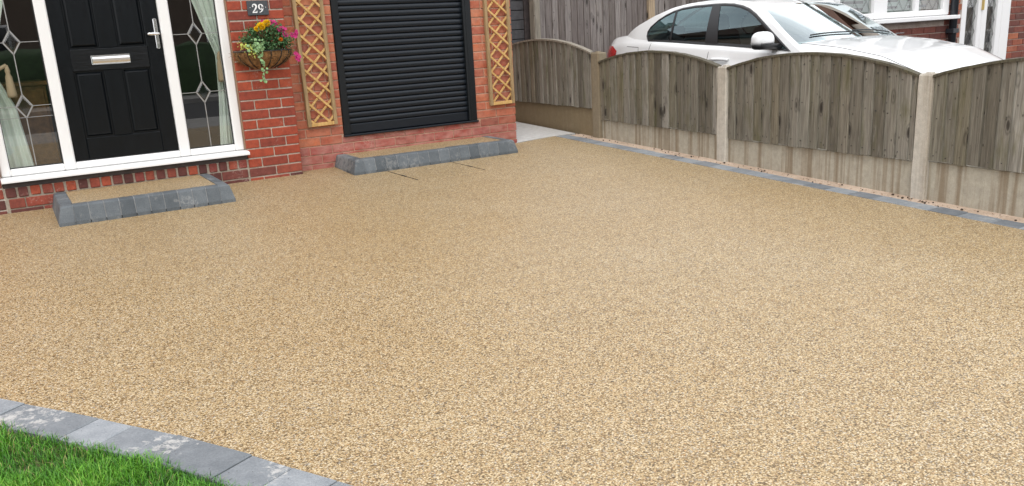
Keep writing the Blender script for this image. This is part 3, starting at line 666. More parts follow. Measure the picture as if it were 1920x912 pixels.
# ---- hall contents
def curtain(pl, label, y0):
    """pl: (z, x left, x right) from top to bottom"""
    nu, nv = 48, 40; V = []; Fc = []; zs = np.linspace(pl[0][0], pl[-1][0], nv); P = np.array(pl)[::-1]
    for z in zs:
        xl = np.interp(z, P[:, 0], P[:, 1]); xr = np.interp(z, P[:, 0], P[:, 2]); wd = xr - xl
        for u in np.linspace(0, 1, nu):
            V.append((xl + wd * u, y0 + (0.008 + 0.03 * wd) * math.sin(u * 31 + 0.8 * math.sin(z * 3)) + 0.01 * math.sin(u * 11 + z * 2), z))
    for j in range(nv - 1): Fc += [[j * nu + i, j * nu + i + 1, (j + 1) * nu + i + 1, (j + 1) * nu + i] for i in range(nu - 1)]
    o = empty('curtain', (pl[0][1], y0, 0.3), label, 'curtain', 'curtains in the hall')
    c = mesh('drape', [(v[0] - pl[0][1], v[1] - y0, v[2] - 0.3) for v in V], Fc, 'curtain', True); link('drape', c, o)
    return o
def tieback(o, pts, z0, w):
    mb = MB(); mb.tube([(p[0] - o.location.x, p[1] - o.location.y, p[2] - 0.3) for p in pts], 0.012, 8); mb.build('tie_cord', 'tassel', o, smooth=True)
    mb = MB(); x, y = pts[-1][0] - o.location.x, pts[-1][1] - o.location.y
    mb.tube([(x, y, z0 - 0.3), (x, y, z0 - 0.34), (x, y, z0 - 0.36), (x, y, z0 - 0.38), (x, y, z0 - 0.50), (x, y, z0 - 0.52)], [0.008, 0.018, 0.014, 0.022, 0.032, 0.030], 12); mb.build('tassel', 'tassel', o, smooth=True)
cl = curtain([(2.1, -2.2, -1.75), (1.43, -2.2, -1.93), (1.1, -2.2, -2.035), (0.93, -2.19, -2.07), (0.71, -2.2, -1.985), (0.28, -2.2, -1.945)], 'pale green curtain tied back behind the left side window', 0.19)
tieback(cl, [(-2.2, 0.14, 0.95), (-2.1, 0.14, 0.94), (-2.06, 0.145, 0.97), (-2.0, 0.14, 1.0)], 1.0, 0.03)
cr = curtain([(2.1, -0.85, -0.44), (1.396, -0.655, -0.44), (1.15, -0.58, -0.44), (0.99, -0.525, -0.44), (0.67, -0.54, -0.44), (0.28, -0.585, -0.44)], 'pale green curtain tied back behind the right side window', 0.19)
tieback(cr, [(-0.44, 0.14, 1.0), (-0.48, 0.14, 0.99), (-0.515, 0.145, 1.0)], 1.0, 0.03)
cab = empty('hall_cabinet', (-1.98, 0.75, 0.216), 'brown wooden cabinet inside the hall by the left curtain', 'cabinet')
boxat('carcass', (-0.22, -0.2, 0.04), (0.26, 0.2, 0.62), 'hall_wood', cab, 0.004); boxat('top', (-0.25, -0.22, 0.621), (0.29, 0.22, 0.65), 'hall_wood', cab, 0.004)
boxat('door_panel', (-0.2, -0.215, 0.07), (0.01, -0.201, 0.59), 'hall_wood', cab, 0.004); boxat('door_panel', (0.03, -0.215, 0.07), (0.24, -0.201, 0.59), 'hall_wood', cab, 0.004)
for xx in (-0.2, 0.24):
    for yy in (-0.17, 0.17): boxat('foot', (xx - 0.02, yy - 0.02, 0), (xx + 0.02, yy + 0.02, 0.04), 'hall_wood', cab, 0.003)

# ================================================================== STEPS
def kerb_profile(h=0.112, batter=0.027, w=0.105):
    return [(0.0, 0.0), (0.0, 0.022), (batter * 0.90, h - 0.012), (batter + 0.004, h - 0.003), (batter + 0.016, h), (w, h), (w, 0.0)]
def kerb_block(p, q, nrm, parent, zf, h):
    """block of the kerb between p and q on its foot line; nrm points into the step"""
    p, q = Vector(p), Vector(q); d = (q - p).normalized(); p2, q2 = p + d * 0.0024, q - d * 0.0024; V = []; pr = kerb_profile(h); n = len(pr); c = (p + q) / 2; nrm = Vector(nrm)
    zc = zf(c.y)
    for e in (p2, q2):
        for a, z in pr: v = e + nrm * a; V.append((v.x - c.x, v.y - c.y, z - 0.012 * (z == 0)))
    Fc = [list(range(n)), list(range(n, 2 * n))[::-1]] + [[i, (i + 1) % n, (i + 1) % n + n, i + n] for i in range(n)]
    o = link('kerb_block', mesh('kerb_block', V, Fc, 'kerb_block'), parent, (c.x, c.y, zc), (rng.uniform(-.004, .004), rng.uniform(-.003, .003), rng.uniform(-.004, .004))); return o
def corner_block(x, y, sx, parent, h, leg=0.1):
    """battered outer corner: a block whose two outer faces lean in"""
    V = []; zc = SL * y
    lv = [(0, -0.012), (0, 0.022), (0.0245, h - 0.012), (0.032, h - 0.004), (0.045, h)]
    for a, z in lv: V += [(sx * a, a, z), (sx * leg, a, z), (sx * leg, leg, z), (sx * a, leg, z)]
    Fc = [[16, 17, 18, 19]]
    for k in range(4): Fc += [[4 * k + i, 4 * k + (i + 1) % 4, 4 * k + 4 + (i + 1) % 4, 4 * k + 4 + i] for i in range(4)]
    return link('kerb_block', mesh('kerb_block', V, Fc, 'kerb_block'), parent, (x, y, zc))
def step(label, xl, xr, yf, yb, h, nfront, nside):
    o = empty('entrance_step', ((xl + xr) / 2, (yf + yb) / 2, SL * yf), label, 'step', 'kerbed steps against the house')
    ox, oy, oz = o.location; zf = lambda y: SL * (y + oy) - oz
    X0, X1, Y0, Y1 = xl - ox, xr - ox, yf - oy, yb - oy
    def corner(x, sx):
        corner_block(x, Y0, sx, o, h).location.z = SL * yf - oz
    corner(X0, 1); corner(X1, -1)
    L = (X1 - X0 - 0.2) / nfront
    for i in range(nfront): kerb_block((X0 + 0.1 + L * i, Y0), (X0 + 0.1 + L * (i + 1), Y0), (0, 1), o, lambda y: SL * yf - oz, h + rng.uniform(-0.002, 0.002))
    Ls = (Y1 - Y0 - 0.1) / nside
    for i in range(nside):
        kerb_block((X0, Y0 + 0.1 + Ls * (i + 1)), (X0, Y0 + 0.1 + Ls * i), (1, 0), o, lambda y: SL * yf - oz, h); kerb_block((X1, Y0 + 0.1 + Ls * i), (X1, Y0 + 0.1 + Ls * (i + 1)), (-1, 0), o, lambda y: SL * yf - oz, h)
    zt = SL * yf - oz; jf = MB(); pj = [(a + 0.0022, z - 0.002) for a, z in kerb_profile(h)[1:-1]]
    for (ax, ay, bx, by, nx, ny) in ((X0 + .06, Y0, X1 - .06, Y0, 0, 1), (X0, Y0 + .06, X0, Y1, 1, 0), (X1, Y0 + .06, X1, Y1, -1, 0)):
        n0 = len(jf.v); m_ = len(pj)
        for ex, ey in ((ax, ay), (bx, by)): jf.v += [(ex + nx * a, ey + ny * a, zt + z) for a, z in pj]
        jf.f += [[n0 + i, n0 + i + 1, n0 + m_ + i + 1, n0 + m_ + i] for i in range(m_ - 1)]; jf.m += [0] * (m_ - 1)
    jf.build('joint_fill', 'joint_pale', o)
    mb = MB(); mb.box((X0 + 0.098, Y0 + 0.098, -0.02), (X1 - 0.098, Y1, SL * yf - oz + h - 0.002), 0.001)
    mb.build('tread', 'resin', o)
    for ch in o.children:                     # the step's sides run slightly askew to the wall
        for v in ch.data.vertices: v.co.x += 0.10 * v.co.y
        ch.location.x += 0.10 * (ch.location.y - Y0)
    return o
step('long low kerbed resin step under the front door', -1.985, -0.812, -0.735, 0.0, 0.128, 10, 6)
step('wide shallow kerbed resin step below the black roller shutter', 0.285, 1.895, -0.385, D, 0.118, 14, 4)

# ---- inspection cover let into the drive
cov = empty('inspection_cover', (0.88, -0.68, SL * -0.68), 'recessed resin filled inspection cover in the drive by the garage step', 'drain cover', rot=(math.atan(SL), 0, 0))
mb = MB(); mb.box((-0.305, -0.275, -0.03), (0.31, 0.27, 0.0022), 0.001); mb.build('tray_infill', 'resin', cov)
for x in (-0.308, 0.313): boxat('frame_edge', (x - 0.0014, -0.25, -0.02), (x + 0.0014, 0.27, 0.0040), 'dark_steel', cov, 0.0005); boxat('lifting_slot', (x - 0.006, -0.05, -0.02), (x + 0.006, 0.02, 0.0055), 'dark_steel', cov, 0.001)

# ================================================================== THINGS FIXED TO THE HOUSE
# ---- house number sign
sg = empty('house_number_sign', (-0.208, -0.012, 1.314), 'dark slate house number sign reading 29 above the flower basket', 'sign')
boxat('plate', (-0.084, 0.0, -0.054), (0.084, 0.009, 0.054), 'slate', sg, 0.002)
def ribbon(mb, pts, x, z, sx, sz):
    """a stroke of changing width: (u, v, half width)"""
    P = [(Vector((p[0], p[1])), p[2]) for p in pts]; Lq = []; Rq = []
    for i, (p, wd) in enumerate(P):
        t = (P[min(i + 1, len(P) - 1)][0] - P[max(i - 1, 0)][0]).normalized(); nn = Vector((-t.y, t.x)) * wd
        Lq.append(p + nn); Rq.append(p - nn)
    for i in range(len(P) - 1):
        mb.prism([(x + q.x * sx, z + q.y * sz) for q in (Lq[i], Lq[i + 1], Rq[i + 1], Rq[i])], -0.0016, 0.001)
def arc(cx, cy, rx, ry, a0, a1, n, wf): return [(cx + rx * math.cos(R(a0 + (a1 - a0) * i / n)), cy + ry * math.sin(R(a0 + (a1 - a0) * i / n)), wf(i / n)) for i in range(n + 1)]
SX = SZ = 0.066
mb = MB()
ribbon(mb, arc(0.30, 0.72, 0.23, 0.235, 172, -25, 16, lambda t: 0.03 + 0.065 * min(1, t * 1.6)) + [(0.44, 0.50, 0.08), (0.25, 0.27, 0.055), (0.08, 0.10, 0.04)], -0.048, -0.036, SX, SZ)
mb.prism([(-0.048 + a * SX, -0.036 + b * SZ) for a, b in ((0.03, 0.0), (0.58, 0.0), (0.62, 0.24), (0.55, 0.24), (0.50, 0.13), (0.03, 0.13))], -0.0017, 0.001)
mb.prism([(-0.048 + (0.115 + 0.075 * math.cos(k * 0.524)) * SX, -0.036 + (0.72 + 0.075 * math.sin(k * 0.524)) * SZ) for k in range(12)], -0.0018, 0.001)
mb.build('numeral', 'white_print', sg)
mb = MB()
ribbon(mb, arc(0.29, 0.66, 0.225, 0.27, 0, 360, 26, lambda t: 0.035 + 0.06 * abs(math.cos(t * 2 * math.pi)) ** 1.3), 0.003, -0.036, SX, SZ)
ribbon(mb, [(0.535, 0.66, 0.075), (0.53, 0.50, 0.08), (0.47, 0.32, 0.075), (0.36, 0.18, 0.06), (0.24, 0.09, 0.045), (0.10, 0.03, 0.03)], 0.003, -0.036, SX, SZ)
mb.build('numeral', 'white_print', sg)
for x in (-0.062, 0.062):
    mb = MB(); mb.tube([(x, -0.0012, 0.004), (x, 0.004, 0.004)], 0.0026, 8); mb.build('fixing_screw', 'white_print', sg)

# ---- flower basket
bk = empty('flower_basket', (-0.225, -0.002, 0.86), 'half round wall basket of yellow and magenta flowers beneath the number sign', 'flower basket')
def bowl(u, v, k=1.0):
    """u 0..pi around the front, v 0 rim .. 1 bottom"""
    r = math.cos(v * math.pi / 2 * 0.93) ** 0.5
    return (0.218 * r * math.cos(u) * k, -0.205 * r * math.sin(u) * k - 0.003, 0.135 - 0.135 * v)
V = []; Fc = []; nu, nv = 40, 16
for j in range(nv):
    for i in range(nu):
        u = math.pi * i / (nu - 1); v = j / (nv - 1); p = Vector(bowl(u, v)); nz = noise.noise(Vector((p.x * 22, p.y * 22, p.z * 22))) * 0.012 + noise.noise(p * 70) * 0.006
        d = Vector((p.x, p.y, 0)); d = d.normalized() if d.length > 1e-4 else Vector((0, -1, 0)); p += d * nz; p.z += (noise.noise(Vector((u * 5, 3, 1))) * 0.012 if v < 0.2 else 0); p.y = min(p.y, -0.002); V.append(tuple(p))
for j in range(nv - 1): Fc += [[j * nu + i, j * nu + i + 1, (j + 1) * nu + i + 1, (j + 1) * nu + i] for i in range(nu - 1)]
Fc.append([i for i in range(nu)])
link('coco_liner', mesh('coco_liner', V, Fc, 'coco', True), bk)
mb = MB()                                     # ragged fibre at the ends
for i in range(420):
    u = rng.choice([rng.uniform(0, 0.5), rng.uniform(2.6, 3.14), rng.uniform(0, 3.14)]); v = rng.uniform(0, 0.75); p = Vector(bowl(u, v, 1.02)); d = Vector((p.x, p.y * 0.6, rng.uniform(-0.1, 0.05))).normalized()
    q = p + d * rng.uniform(0.008, 0.028) + Vector((rng.gauss(0, .012), 0, rng.gauss(0, .012))); q.y = min(q.y, -0.004); mb.tube([p, q], 0.0011, 3, cap=False)
tag(mb.build('coco_fibre', 'coco', bk), kind='stuff')
mb = MB(); mb.tube([(bowl(math.pi * i / 24, 0, 1.05)) for i in range(25)], 0.004, 6)
mb.tube([(-0.225, -0.006, 0.135), (0.225, -0.006, 0.135)], 0.004, 6); rimo = mb.build('wire_rim', 'wire_black', bk, smooth=True)
for k in range(1, 8):
    u = math.pi * k / 8; mb = MB(); mb.tube([bowl(u, j / 12, 1.075) for j in range(12)] + [(0, -0.012, -0.004)], 0.0042, 6); mb.build('wire_rib', 'wire_black', bk, smooth=True)
def leaf_vf(p, d, up, ln, wd, fold=0.25):
    p = Vector(p); d = Vector(d).normalized(); s = d.cross(Vector(up)); s = s.normalized() if s.length > 1e-4 else Vector((1, 0, 0)); n = s.cross(d)
    V = [p, p + d * ln * .35 + s * wd + n * fold * wd, p + d * ln * .75 + s * wd * .7 + n * fold * wd, p + d * ln - n * wd * 0.3, p + d * ln * .75 - s * wd * .7 + n * fold * wd, p + d * ln * .35 - s * wd + n * fold * wd, p + d * ln * .5]
    return [tuple(v) for v in V], [[0, 1, 6], [1, 2, 6], [2, 3, 6], [3, 4, 6], [4, 5, 6], [5, 0, 6]]
mb = MB()
hull = [(-0.122, 0.213, .05), (-0.078, 0.266, .05), (0.016, 0.30, .06), (0.094, 0.279, .06), (0.16, 0.21, .06), (0.137, 0.17, .06), (0.03, 0.23, .09), (-0.05, 0.20, .08), (0.09, 0.2, .08), (0.0, 0.16, .08)]
for i in range(2300):
    hx, hz, hr = rng.choice(hull); a = rng.gauss(0, 0.5); p = Vector((hx + rng.gauss(0, hr * .55), -0.11 + rng.gauss(0, 0.045), hz + rng.gauss(0, hr * .42)))
    if p.y > -0.015 or p.z < 0.12: continue
    d = Vector((p.x * 2 + rng.gauss(0, .6), -0.5 + rng.gauss(0, .6), rng.gauss(0.2, .6)))
    V, Fc = leaf_vf(p, d, (rng.gauss(0, .4), rng.gauss(-.4, .4), 1), rng.uniform(.014, .034), rng.uniform(.0028, .0075)); mb.add(V, Fc)
tag(mb.build('foliage', 'leaf_green', bk), kind='stuff')
mb = MB()
for hx, hz in ((-0.05, 0.31), (0.01, 0.33), (-0.08, 0.29), (0.11, 0.30), (0.13, 0.25), (0.17, 0.23), (0.2, 0.22), (0.22, 0.1)):
    mb.tube([(hx * 0.4, -0.10, 0.14), (hx * 0.7, -0.12, 0.14 + (hz - 0.14) * 0.6), (hx, -0.13, hz)], 0.0016, 5, cap=False)
mb.build('stems', 'leaf_green', bk)
def pompom(p, r, mat):
    mb = MB()
    for i in range(150):
        z = 1 - 2 * (i + .5) / 150; a = i * 2.39996; q = Vector((math.sqrt(1 - z * z) * math.cos(a), math.sqrt(1 - z * z) * math.sin(a), z * .8)); k = rng.uniform(.72, 1.0)
        V, Fc = leaf_vf(q * r * .55, q + Vector((rng.gauss(0, .25), rng.gauss(0, .25), .25)), (rng.gauss(0, 1), rng.gauss(0, 1), 1), r * .5 * k, r * .22, .5); mb.add(V, Fc)
    mb.build('flower', mat, bk, p)
for p, r in (((-0.038, -0.18, 0.315), 0.036), ((0.010, -0.178, 0.338), 0.031), ((-0.073, -0.18, 0.299), 0.024), ((-0.055, -0.178, 0.304), 0.022)): pompom(p, r, 'marigold')
pompom((0.108, -0.17, 0.212), 0.019, 'orange_petal')
def petunia(p, r, mat='magenta'):
    mb = MB(); d = Vector((rng.gauss(0, .3), -1, rng.gauss(.2, .3))).normalized(); s = d.cross(Vector((0, 0, 1))).normalized(); t = s.cross(d)
    for k in range(5):
        a = k * 1.2566 + rng.uniform(-.2, .2); e = s * math.cos(a) + t * math.sin(a); V, Fc = leaf_vf((0, 0, 0), e + d * .35, d, r, r * .55, -.3); mb.add(V, Fc)
    mb.build('flower', mat, bk, p)
for x, y, z in ((-0.008, -0.12, 0.349), (0.094, -0.12, 0.335), (0.08, -0.13, 0.345), (0.062, -0.12, 0.34), (0.125, -0.12, 0.285), (0.135, -0.13, 0.30), (0.110, -0.14, 0.292), (0.150, -0.12, 0.27), (0.164, -0.12, 0.290), (0.165, -0.12, 0.241), (0.150, -0.13, 0.252),
                (0.219, -0.12, 0.242), (0.246, -0.12, 0.246), (0.235, -0.13, 0.232), (0.250, -0.13, 0.262), (0.241, -0.12, 0.089), (0.234, -0.12, 0.065), (0.248, -0.13, 0.075), (0.228, -0.12, 0.100), (0.240, -0.13, 0.055)):
    petunia((x, y - .02, z), rng.uniform(.017, .024))
def roundleaf(mb, p, d, r):
    d = Vector(d).normalized(); s = d.cross(Vector((0, 0.3, 1))).normalized(); t = s.cross(d); n = 10; c = Vector(p); k = [c + d * r * .12] + [c + (s * math.cos(6.283 * i / n) + t * math.sin(6.283 * i / n)) * r * (1 + .12 * math.sin(i * 3)) for i in range(n)]
    mb.add([tuple(v) for v in k], [[0, i + 1, (i + 1) % n + 1] for i in range(n)])
mb = MB()
for i in range(70): roundleaf(mb, (-0.10 + rng.gauss(0, .028), -0.215 + rng.gauss(0, .012), 0.165 + rng.gauss(0, .026)), (rng.gauss(0, .5), -1, rng.gauss(.3, .5)), rng.uniform(.007, .013))
vine = [(-0.095, 0.13), (-0.082, 0.10), (-0.088, 0.073), (-0.066, 0.045), (-0.06, 0.025), (-0.085, -0.003), (-0.072, -0.03), (-0.082, -0.06), (-0.09, -0.079), (-0.078, -0.085)]
for x, z in vine:
    for k in range(2): roundleaf(mb, (x + rng.gauss(0, .010), -0.222 + rng.gauss(0, .006), z + rng.gauss(0, .006)), (rng.gauss(0, .5), -1, rng.gauss(.2, .4)), rng.uniform(.008, .0135))
mb.tube([(x, -0.216, z) for x, z in vine], 0.0016, 5, cap=False)
mb.build('trailing_ivy', 'leaf_pale', bk)
mb = MB()
for i in range(120):
    hx, hz = rng.choice([(-0.218, .19), (-0.193, .165), (-0.17, .175), (-0.14, .165), (-0.145, .13), (-0.12, .11)])
    V, Fc = leaf_vf((hx + rng.gauss(0, .014), -0.19 + rng.gauss(0, .02), hz + rng.gauss(0, .014)), (rng.gauss(-.3, .7), -.6, rng.gauss(.1, .7)), (0, -.5, 1), rng.uniform(.012, .024), rng.uniform(.003, .006)); mb.add(V, Fc)
mb.build('lime_leaves', 'leaf_lime', bk)

# ---- trellises
def trellis(label, xl, xr, zb, zt, zd, sd, zu, su, pitch, lean):
    o = empty('wooden_trellis', ((xl + xr) / 2, D - 0.012, zb), label, 'trellis', 'slim trellises either side of the shutter', rot=(0, lean, 0))
    hw = (xr - xl) / 2; H = zt - zb; rw = 0.031
    boxat('side_rail', (-hw, -0.030, 0), (-hw + rw, -0.002, H), 'trellis_rail', o, 0.002); boxat('side_rail', (hw - rw, -0.030, 0), (hw, -0.002, H), 'trellis_rail', o, 0.002)
    boxat('bottom_rail', (-hw + rw, -0.029, 0.001), (hw - rw, -0.003, 0.029), 'trellis_wood', o, 0.002); boxat('top_rail', (-hw + rw, -0.029, H - 0.03), (hw - rw, -0.003, H), 'trellis_wood', o, 0.002)
    il, ir, lo, hi = -hw + rw - 0.008, hw - rw + 0.008, 0.024, H - 0.024
    for base, sl, ya in ((zd - zb, -sd, -0.0245), (zu - zb, su, -0.0140)):
        for k in range(-16, 17):
            z0 = base + k * pitch; a, b = il, ir; f = lambda x: z0 + sl * (x - il)
            # clip the slat's centre line to the frame
            for lim in (lo, hi):
                xi = il + (lim - z0) / sl
                if il < xi < ir:
                    if (sl > 0) == (lim == lo): a = max(a, xi)
                    else: b = min(b, xi)
            if b - a < 0.025 or not (lo - 0.01 < f((a + b) / 2) < hi + 0.01): continue
            p, q = Vector((a, f(a))), Vector((b, f(b))); L = (q - p).length
            link('slat', cbox('slat', round(L, 2), 0.009, 0.0175, 0.0015, 'trellis_wood'), o, ((p.x + q.x) / 2, ya + 0.0045, (p.y + q.y) / 2), (0, -math.atan2(q.y - p.y, q.x - p.x), 0))
    return o
trellis('slim wooden lattice trellis between flower basket and shutter', 0.128, 0.392, 0.362, 2.08, 1.243, 0.97, 1.046, 0.97, 0.137, -0.016)
trellis('slim wooden lattice trellis at the right corner of the garage', 1.934, 2.206, 0.382, 2.10, 1.247, 0.86, 1.083, 0.98, 0.138, -0.010)

# ================================================================== BOUNDARY FENCE
def fpos(u, v, z): p = FA + FE * u + FN * v; return Vector((p.x, p.y, z))
FROT = math.atan2(FE.y, FE.x)              # local x runs along the fence towards the road, local -y faces the neighbour... local y = away
# local frame of the fence: x along FE, y = left of FE (towards +x world = neighbour side when FE points to -y)
def fempty(name, u, z, label, cat, group): return empty(name, fpos(u, 0, z), label, cat, group, (0, 0, FROT))
# with FE pointing to -y, the left-hand normal points to +x (neighbour); the drive side is local y < 0
posts = [(0.0, 0.125, 0.800, 'concrete_post_brown', 'brownish concrete fence post nearest the house'), (1.815, 0.112, 0.690, 'concrete_post', 'second concrete fence post from the house, behind the middle of the drive'),
         (3.722, 0.108, 0.665, 'concrete_post', 'third concrete fence post from the house, pale and widest in view'), (5.60, 0.108, 0.640, 'concrete_post', 'concrete fence post nearest the road'), (-1.86, 0.11, 0.90, 'concrete_post_brown', 'concrete fence post hidden behind the house corner')]
for u, wd, zt, m, lab in posts:
    p = fpos(u, 0, 0); zb = gz(p.y) - 0.35
    o = fempty('concrete_post', u, zb, lab, 'fence post', 'concrete fence posts'); H = zt - zb
    mb = MB(); n = 14; V = []; Fc = []
    for k in range(n + 1):                     # slightly uneven shaft with worn arrises
        z = H * k / n - (0.012 if k == n else 0); ch = 0.007 + rng.uniform(-.002, .003); j = rng.uniform(-.0012, .0012)
        V += [(ch + j, 0, z), (wd - ch + j, 0, z), (wd + j, ch, z), (wd + j, 0.1, z), (j, 0.1, z), (j, ch, z)]
        if k: Fc += [[6 * (k - 1) + i, 6 * (k - 1) + (i + 1) % 6, 6 * k + (i + 1) % 6, 6 * k + i] for i in range(6)]
    b0 = len(V); V += [(wd * .5 + (v[0] - wd * .5) * .86, .05 + (v[1] - .05) * .86, H + rng.uniform(-.003, .002)) for v in V[-6:]]
    Fc += [[b0 - 6 + i, b0 - 6 + (i + 1) % 6, b0 + (i + 1) % 6, b0 + i] for i in range(6)] + [[b0 + i for i in range(6)]]
    link('shaft', mesh('shaft', V, Fc, m), o)
    mb = MB(); mb.box((wd * .3, .03, H - .004), (wd * .7, .07, H + .008), 0.003); mb.build('top_nub', m, o)
panels = [(-1.75, -0.002, 0.285, 0.271, 0.845, 0.800, 0.115, 'concrete_board_brown', 'arched weathered fence panel nearest the house above a brown concrete board', 'brown stained concrete gravel board nearest the house'),
          (0.127, 1.813, 0.172, 0.146, 0.716, 0.694, 0.108, 'concrete_board', 'arched weathered fence panel second from the house, before the car boot', 'concrete gravel board under the second fence panel from the house'),
          (1.929, 3.720, 0.124, 0.109, 0.683, 0.662, 0.124, 'concrete_board', 'arched weathered fence panel third from the house, before the car bonnet', 'streaky concrete gravel board under the third fence panel from the house'),
          (3.832, 5.598, 0.118, 0.094, 0.660, 0.640, 0.124, 'concrete_board', 'arched weathered fence panel nearest the road, cut by the frame', 'concrete gravel board under the fence panel nearest the road')]
for pi, (ua, ub, za, zb_, ta, tb, rise, gm, lab, glab) in enumerate(panels):
    L = ub - ua; fz = fpos(ua, 0, 0); zg0 = gz(fz.y) - 0.06; zg1 = gz(fpos(ub, 0, 0).y) - 0.06
    g = fempty('gravel_board', ua, 0, glab, 'gravel board', 'concrete gravel boards')
    V = []; Fc = []; n = 24
    yo = 0.034
    for k in range(n + 1):
        x = L * k / n; t = k / n; lo = zg0 + (zg1 - zg0) * t; hi = za + (zb_ - za) * t - 0.004; w1 = rng.uniform(-.0015, .0015)
        V += [(x, yo, lo), (x, yo + w1, hi - 0.006), (x, yo + 0.006, hi), (x, yo + 0.045, hi), (x, yo + 0.045, lo)]
        if k: Fc += [[5 * (k - 1) + i, 5 * k + i, 5 * k + (i + 1) % 5, 5 * (k - 1) + (i + 1) % 5] for i in range(5)]
    link('slab', mesh('slab', V, Fc, gm), g)
    f = fempty('fence_panel', ua, 0, lab, 'fence panel', 'arched fence panels')
    top = lambda x: ta - .014 + (tb - ta) * x / L + rise * (1 - abs(2 * x / L - 1) ** 2.1)
    bot = lambda x: za + (zb_ - za) * x / L
    x = 0.003; first = True
    while x < L - 0.01:
        wv = min(rng.uniform(0.083, 0.108), L - 0.003 - x)
        if L - x - wv < 0.04: wv = L - 0.003 - x
        x2 = x + wv; y_thin, y_thick = 0.022, 0.005          # overlapping boards, the lap standing proud
        j = rng.uniform(-.002, .002); rag = rng.uniform(-0.006, 0.006); n = 3
        V = []; xx2 = min(x2, L - 0.001)
        xs_ = [max(0.001, x - 0.012), (x + xx2) / 2, xx2 - 0.002, xx2]
        fy = [y_thin + j, (y_thick + y_thin) / 2 - 0.001 + j, y_thick + j, y_thick + 0.003 + j]
        for q, yv in zip(xs_, fy): V += [(q, yv, bot(q) + rag), (q, yv, top(q) - 0.004)]
        V += [(xs_[0], 0.027, bot(x) + rag), (xs_[0], 0.027, top(x) - .004), (xs_[3], 0.027, bot(xx2) + rag), (xs_[3], 0.027, top(xx2) - .004)]
        Fc = [[0, 2, 3, 1], [2, 4, 5, 3], [4, 6, 7, 5], [8, 9, 11, 10], [0, 1, 9, 8], [6, 10, 11, 7], [1, 3, 5, 7, 11, 9], [0, 8, 10, 6, 4, 2]]
        cx = (x + xx2) / 2; cz = (bot(cx) + top(cx)) / 2
        link('board', mesh('board', [(v[0] - cx, v[1] - .02, v[2] - cz) for v in V], Fc, 'fence_wood'), f, (cx, 0.02, cz))
        x += wv
    # capping strip following the arch, and two rails behind
    V = []; Fc = []; n = 26
    for k in range(n + 1):
        q = L * k / n; z = top(q) + rng.uniform(-.002, .002)
        V += [(q, 0.0, z - .004), (q, 0.0, z + .013), (q, 0.052, z + .015), (q, 0.052, z - .004)]
        if k: Fc += [[4 * (k - 1) + i, 4 * k + i, 4 * k + (i + 1) % 4, 4 * (k - 1) + (i + 1) % 4] for i in range(4)]
    Fc += [[0, 1, 2, 3], [4 * n, 4 * n + 3, 4 * n + 2, 4 * n + 1]]
    link('capping', mesh('capping', V, Fc, 'fence_cap' if pi == 0 else 'fence_cap_dark'), f)
    for tt in (0.06, 0.47):
        boxat('rail', (0.002, 0.0285, 0.0), (L - .002, 0.05, 0.045), 'fence_wood', f, 0.002).location.z = (za + zb_) / 2 + tt * (ta - za) + 0.02
    mb = MB()
    for q in np.arange(0.04, L - .02, 0.0955):
        for tt in (0.07, 0.5, 0.9):
            z = bot(q) + (top(q) - bot(q)) * tt + rng.uniform(-.008, .008); mb.tube([(q + rng.uniform(-.01, .01), 0.0085, z), (q, 0.02, z)], 0.0028, 6)
    tag(mb.build('nails', 'dark_steel', f), kind='stuff')

# ================================================================== BEHIND THE FENCE
YT = 2.0
def tall_panel(label, xa, xb):
    f = empty('tall_fence_panel', (xa, YT, -0.1), label, 'fence panel', 'tall close boarded fence panels'); x = 0.0; L = xb - xa
    while x < L - 0.02:
        wv = rng.uniform(0.09, 0.102) if x + 0.15 < L else L - x
        x2 = x + wv + 0.006; V = [(x, -.016, 0), (x, -.016, 2.05), (x2, -.004, 0), (x2, -.004, 2.05), (x, 0.004, 0), (x, .004, 2.05), (x2, .004, 0), (x2, .004, 2.05)]
        cx = (x + x2) / 2; j = rng.uniform(-.002, .002)
        link('board', mesh('board', [(v[0] - cx, v[1] + j, v[2] - 1) for v in V], [[0, 2, 3, 1], [4, 5, 7, 6], [0, 1, 5, 4], [2, 6, 7, 3], [1, 3, 7, 5], [0, 4, 6, 2]], 'tall_wood'), f, (cx, 0, 1)); x += wv
    for z in (0.3, 1.0, 1.75): boxat('rail', (0, .0055, z), (L, .055, z + .08), 'tall_wood', f, .002)
    boxat('capping', (0, -.03, 2.051), (L, .06, 2.075), 'tall_wood', f, .002); return f
tall_panel('tall grey close boarded fence panel right of the dark gate', 3.885, 5.585)
tall_panel('tall grey close boarded fence panel behind the car roof', 5.69, 6.75)
for a, b, lab, m in ((3.795, 3.883, 'pale timber post at the left end of the tall fence', 'fence_cap'), (5.587, 5.688, 'brown timber post between the tall fence panels', 'tall_post')):
    o = empty('timber_post', ((a + b) / 2, YT, -0.2), lab, 'fence post', 'tall fence posts'); w2 = (b - a) / 2
    boxat('shaft', (-w2, -.05, 0), (w2, .05, 2.28), m, o, .006); boxat('cap', (-w2 - .01, -.06, 2.281), (w2 + .01, .06, 2.305), m, o, .005)
gt = empty('side_gate', (3.45, 2.12, -0.1), 'dark grey boarded side gate between house and tall fence', 'gate')
for i in range(19): boxat('board', (0.115, 0.0, 0.05 + i * 0.1085), (0.31, 0.03 , 0.05 + i * 0.1085 + 0.101), 'shed_grey', gt, .004); boxat('board', (-0.30, 0.006, 0.0 + i * 0.1085), (0.02, 0.036, i * 0.1085 + 0.101), 'shed_brown', gt, .004)
boxat('stile', (0.02, -.03, 0), (0.115, .035, 2.1), 'shed_grey', gt, .005); boxat('stile', (0.31, -.02, 0), (0.47, .035, 2.1), 'shed_brown', gt, .005); boxat('backing', (-0.3, .037, 0), (0.47, .06, 2.1), 'car_black', gt, .002)
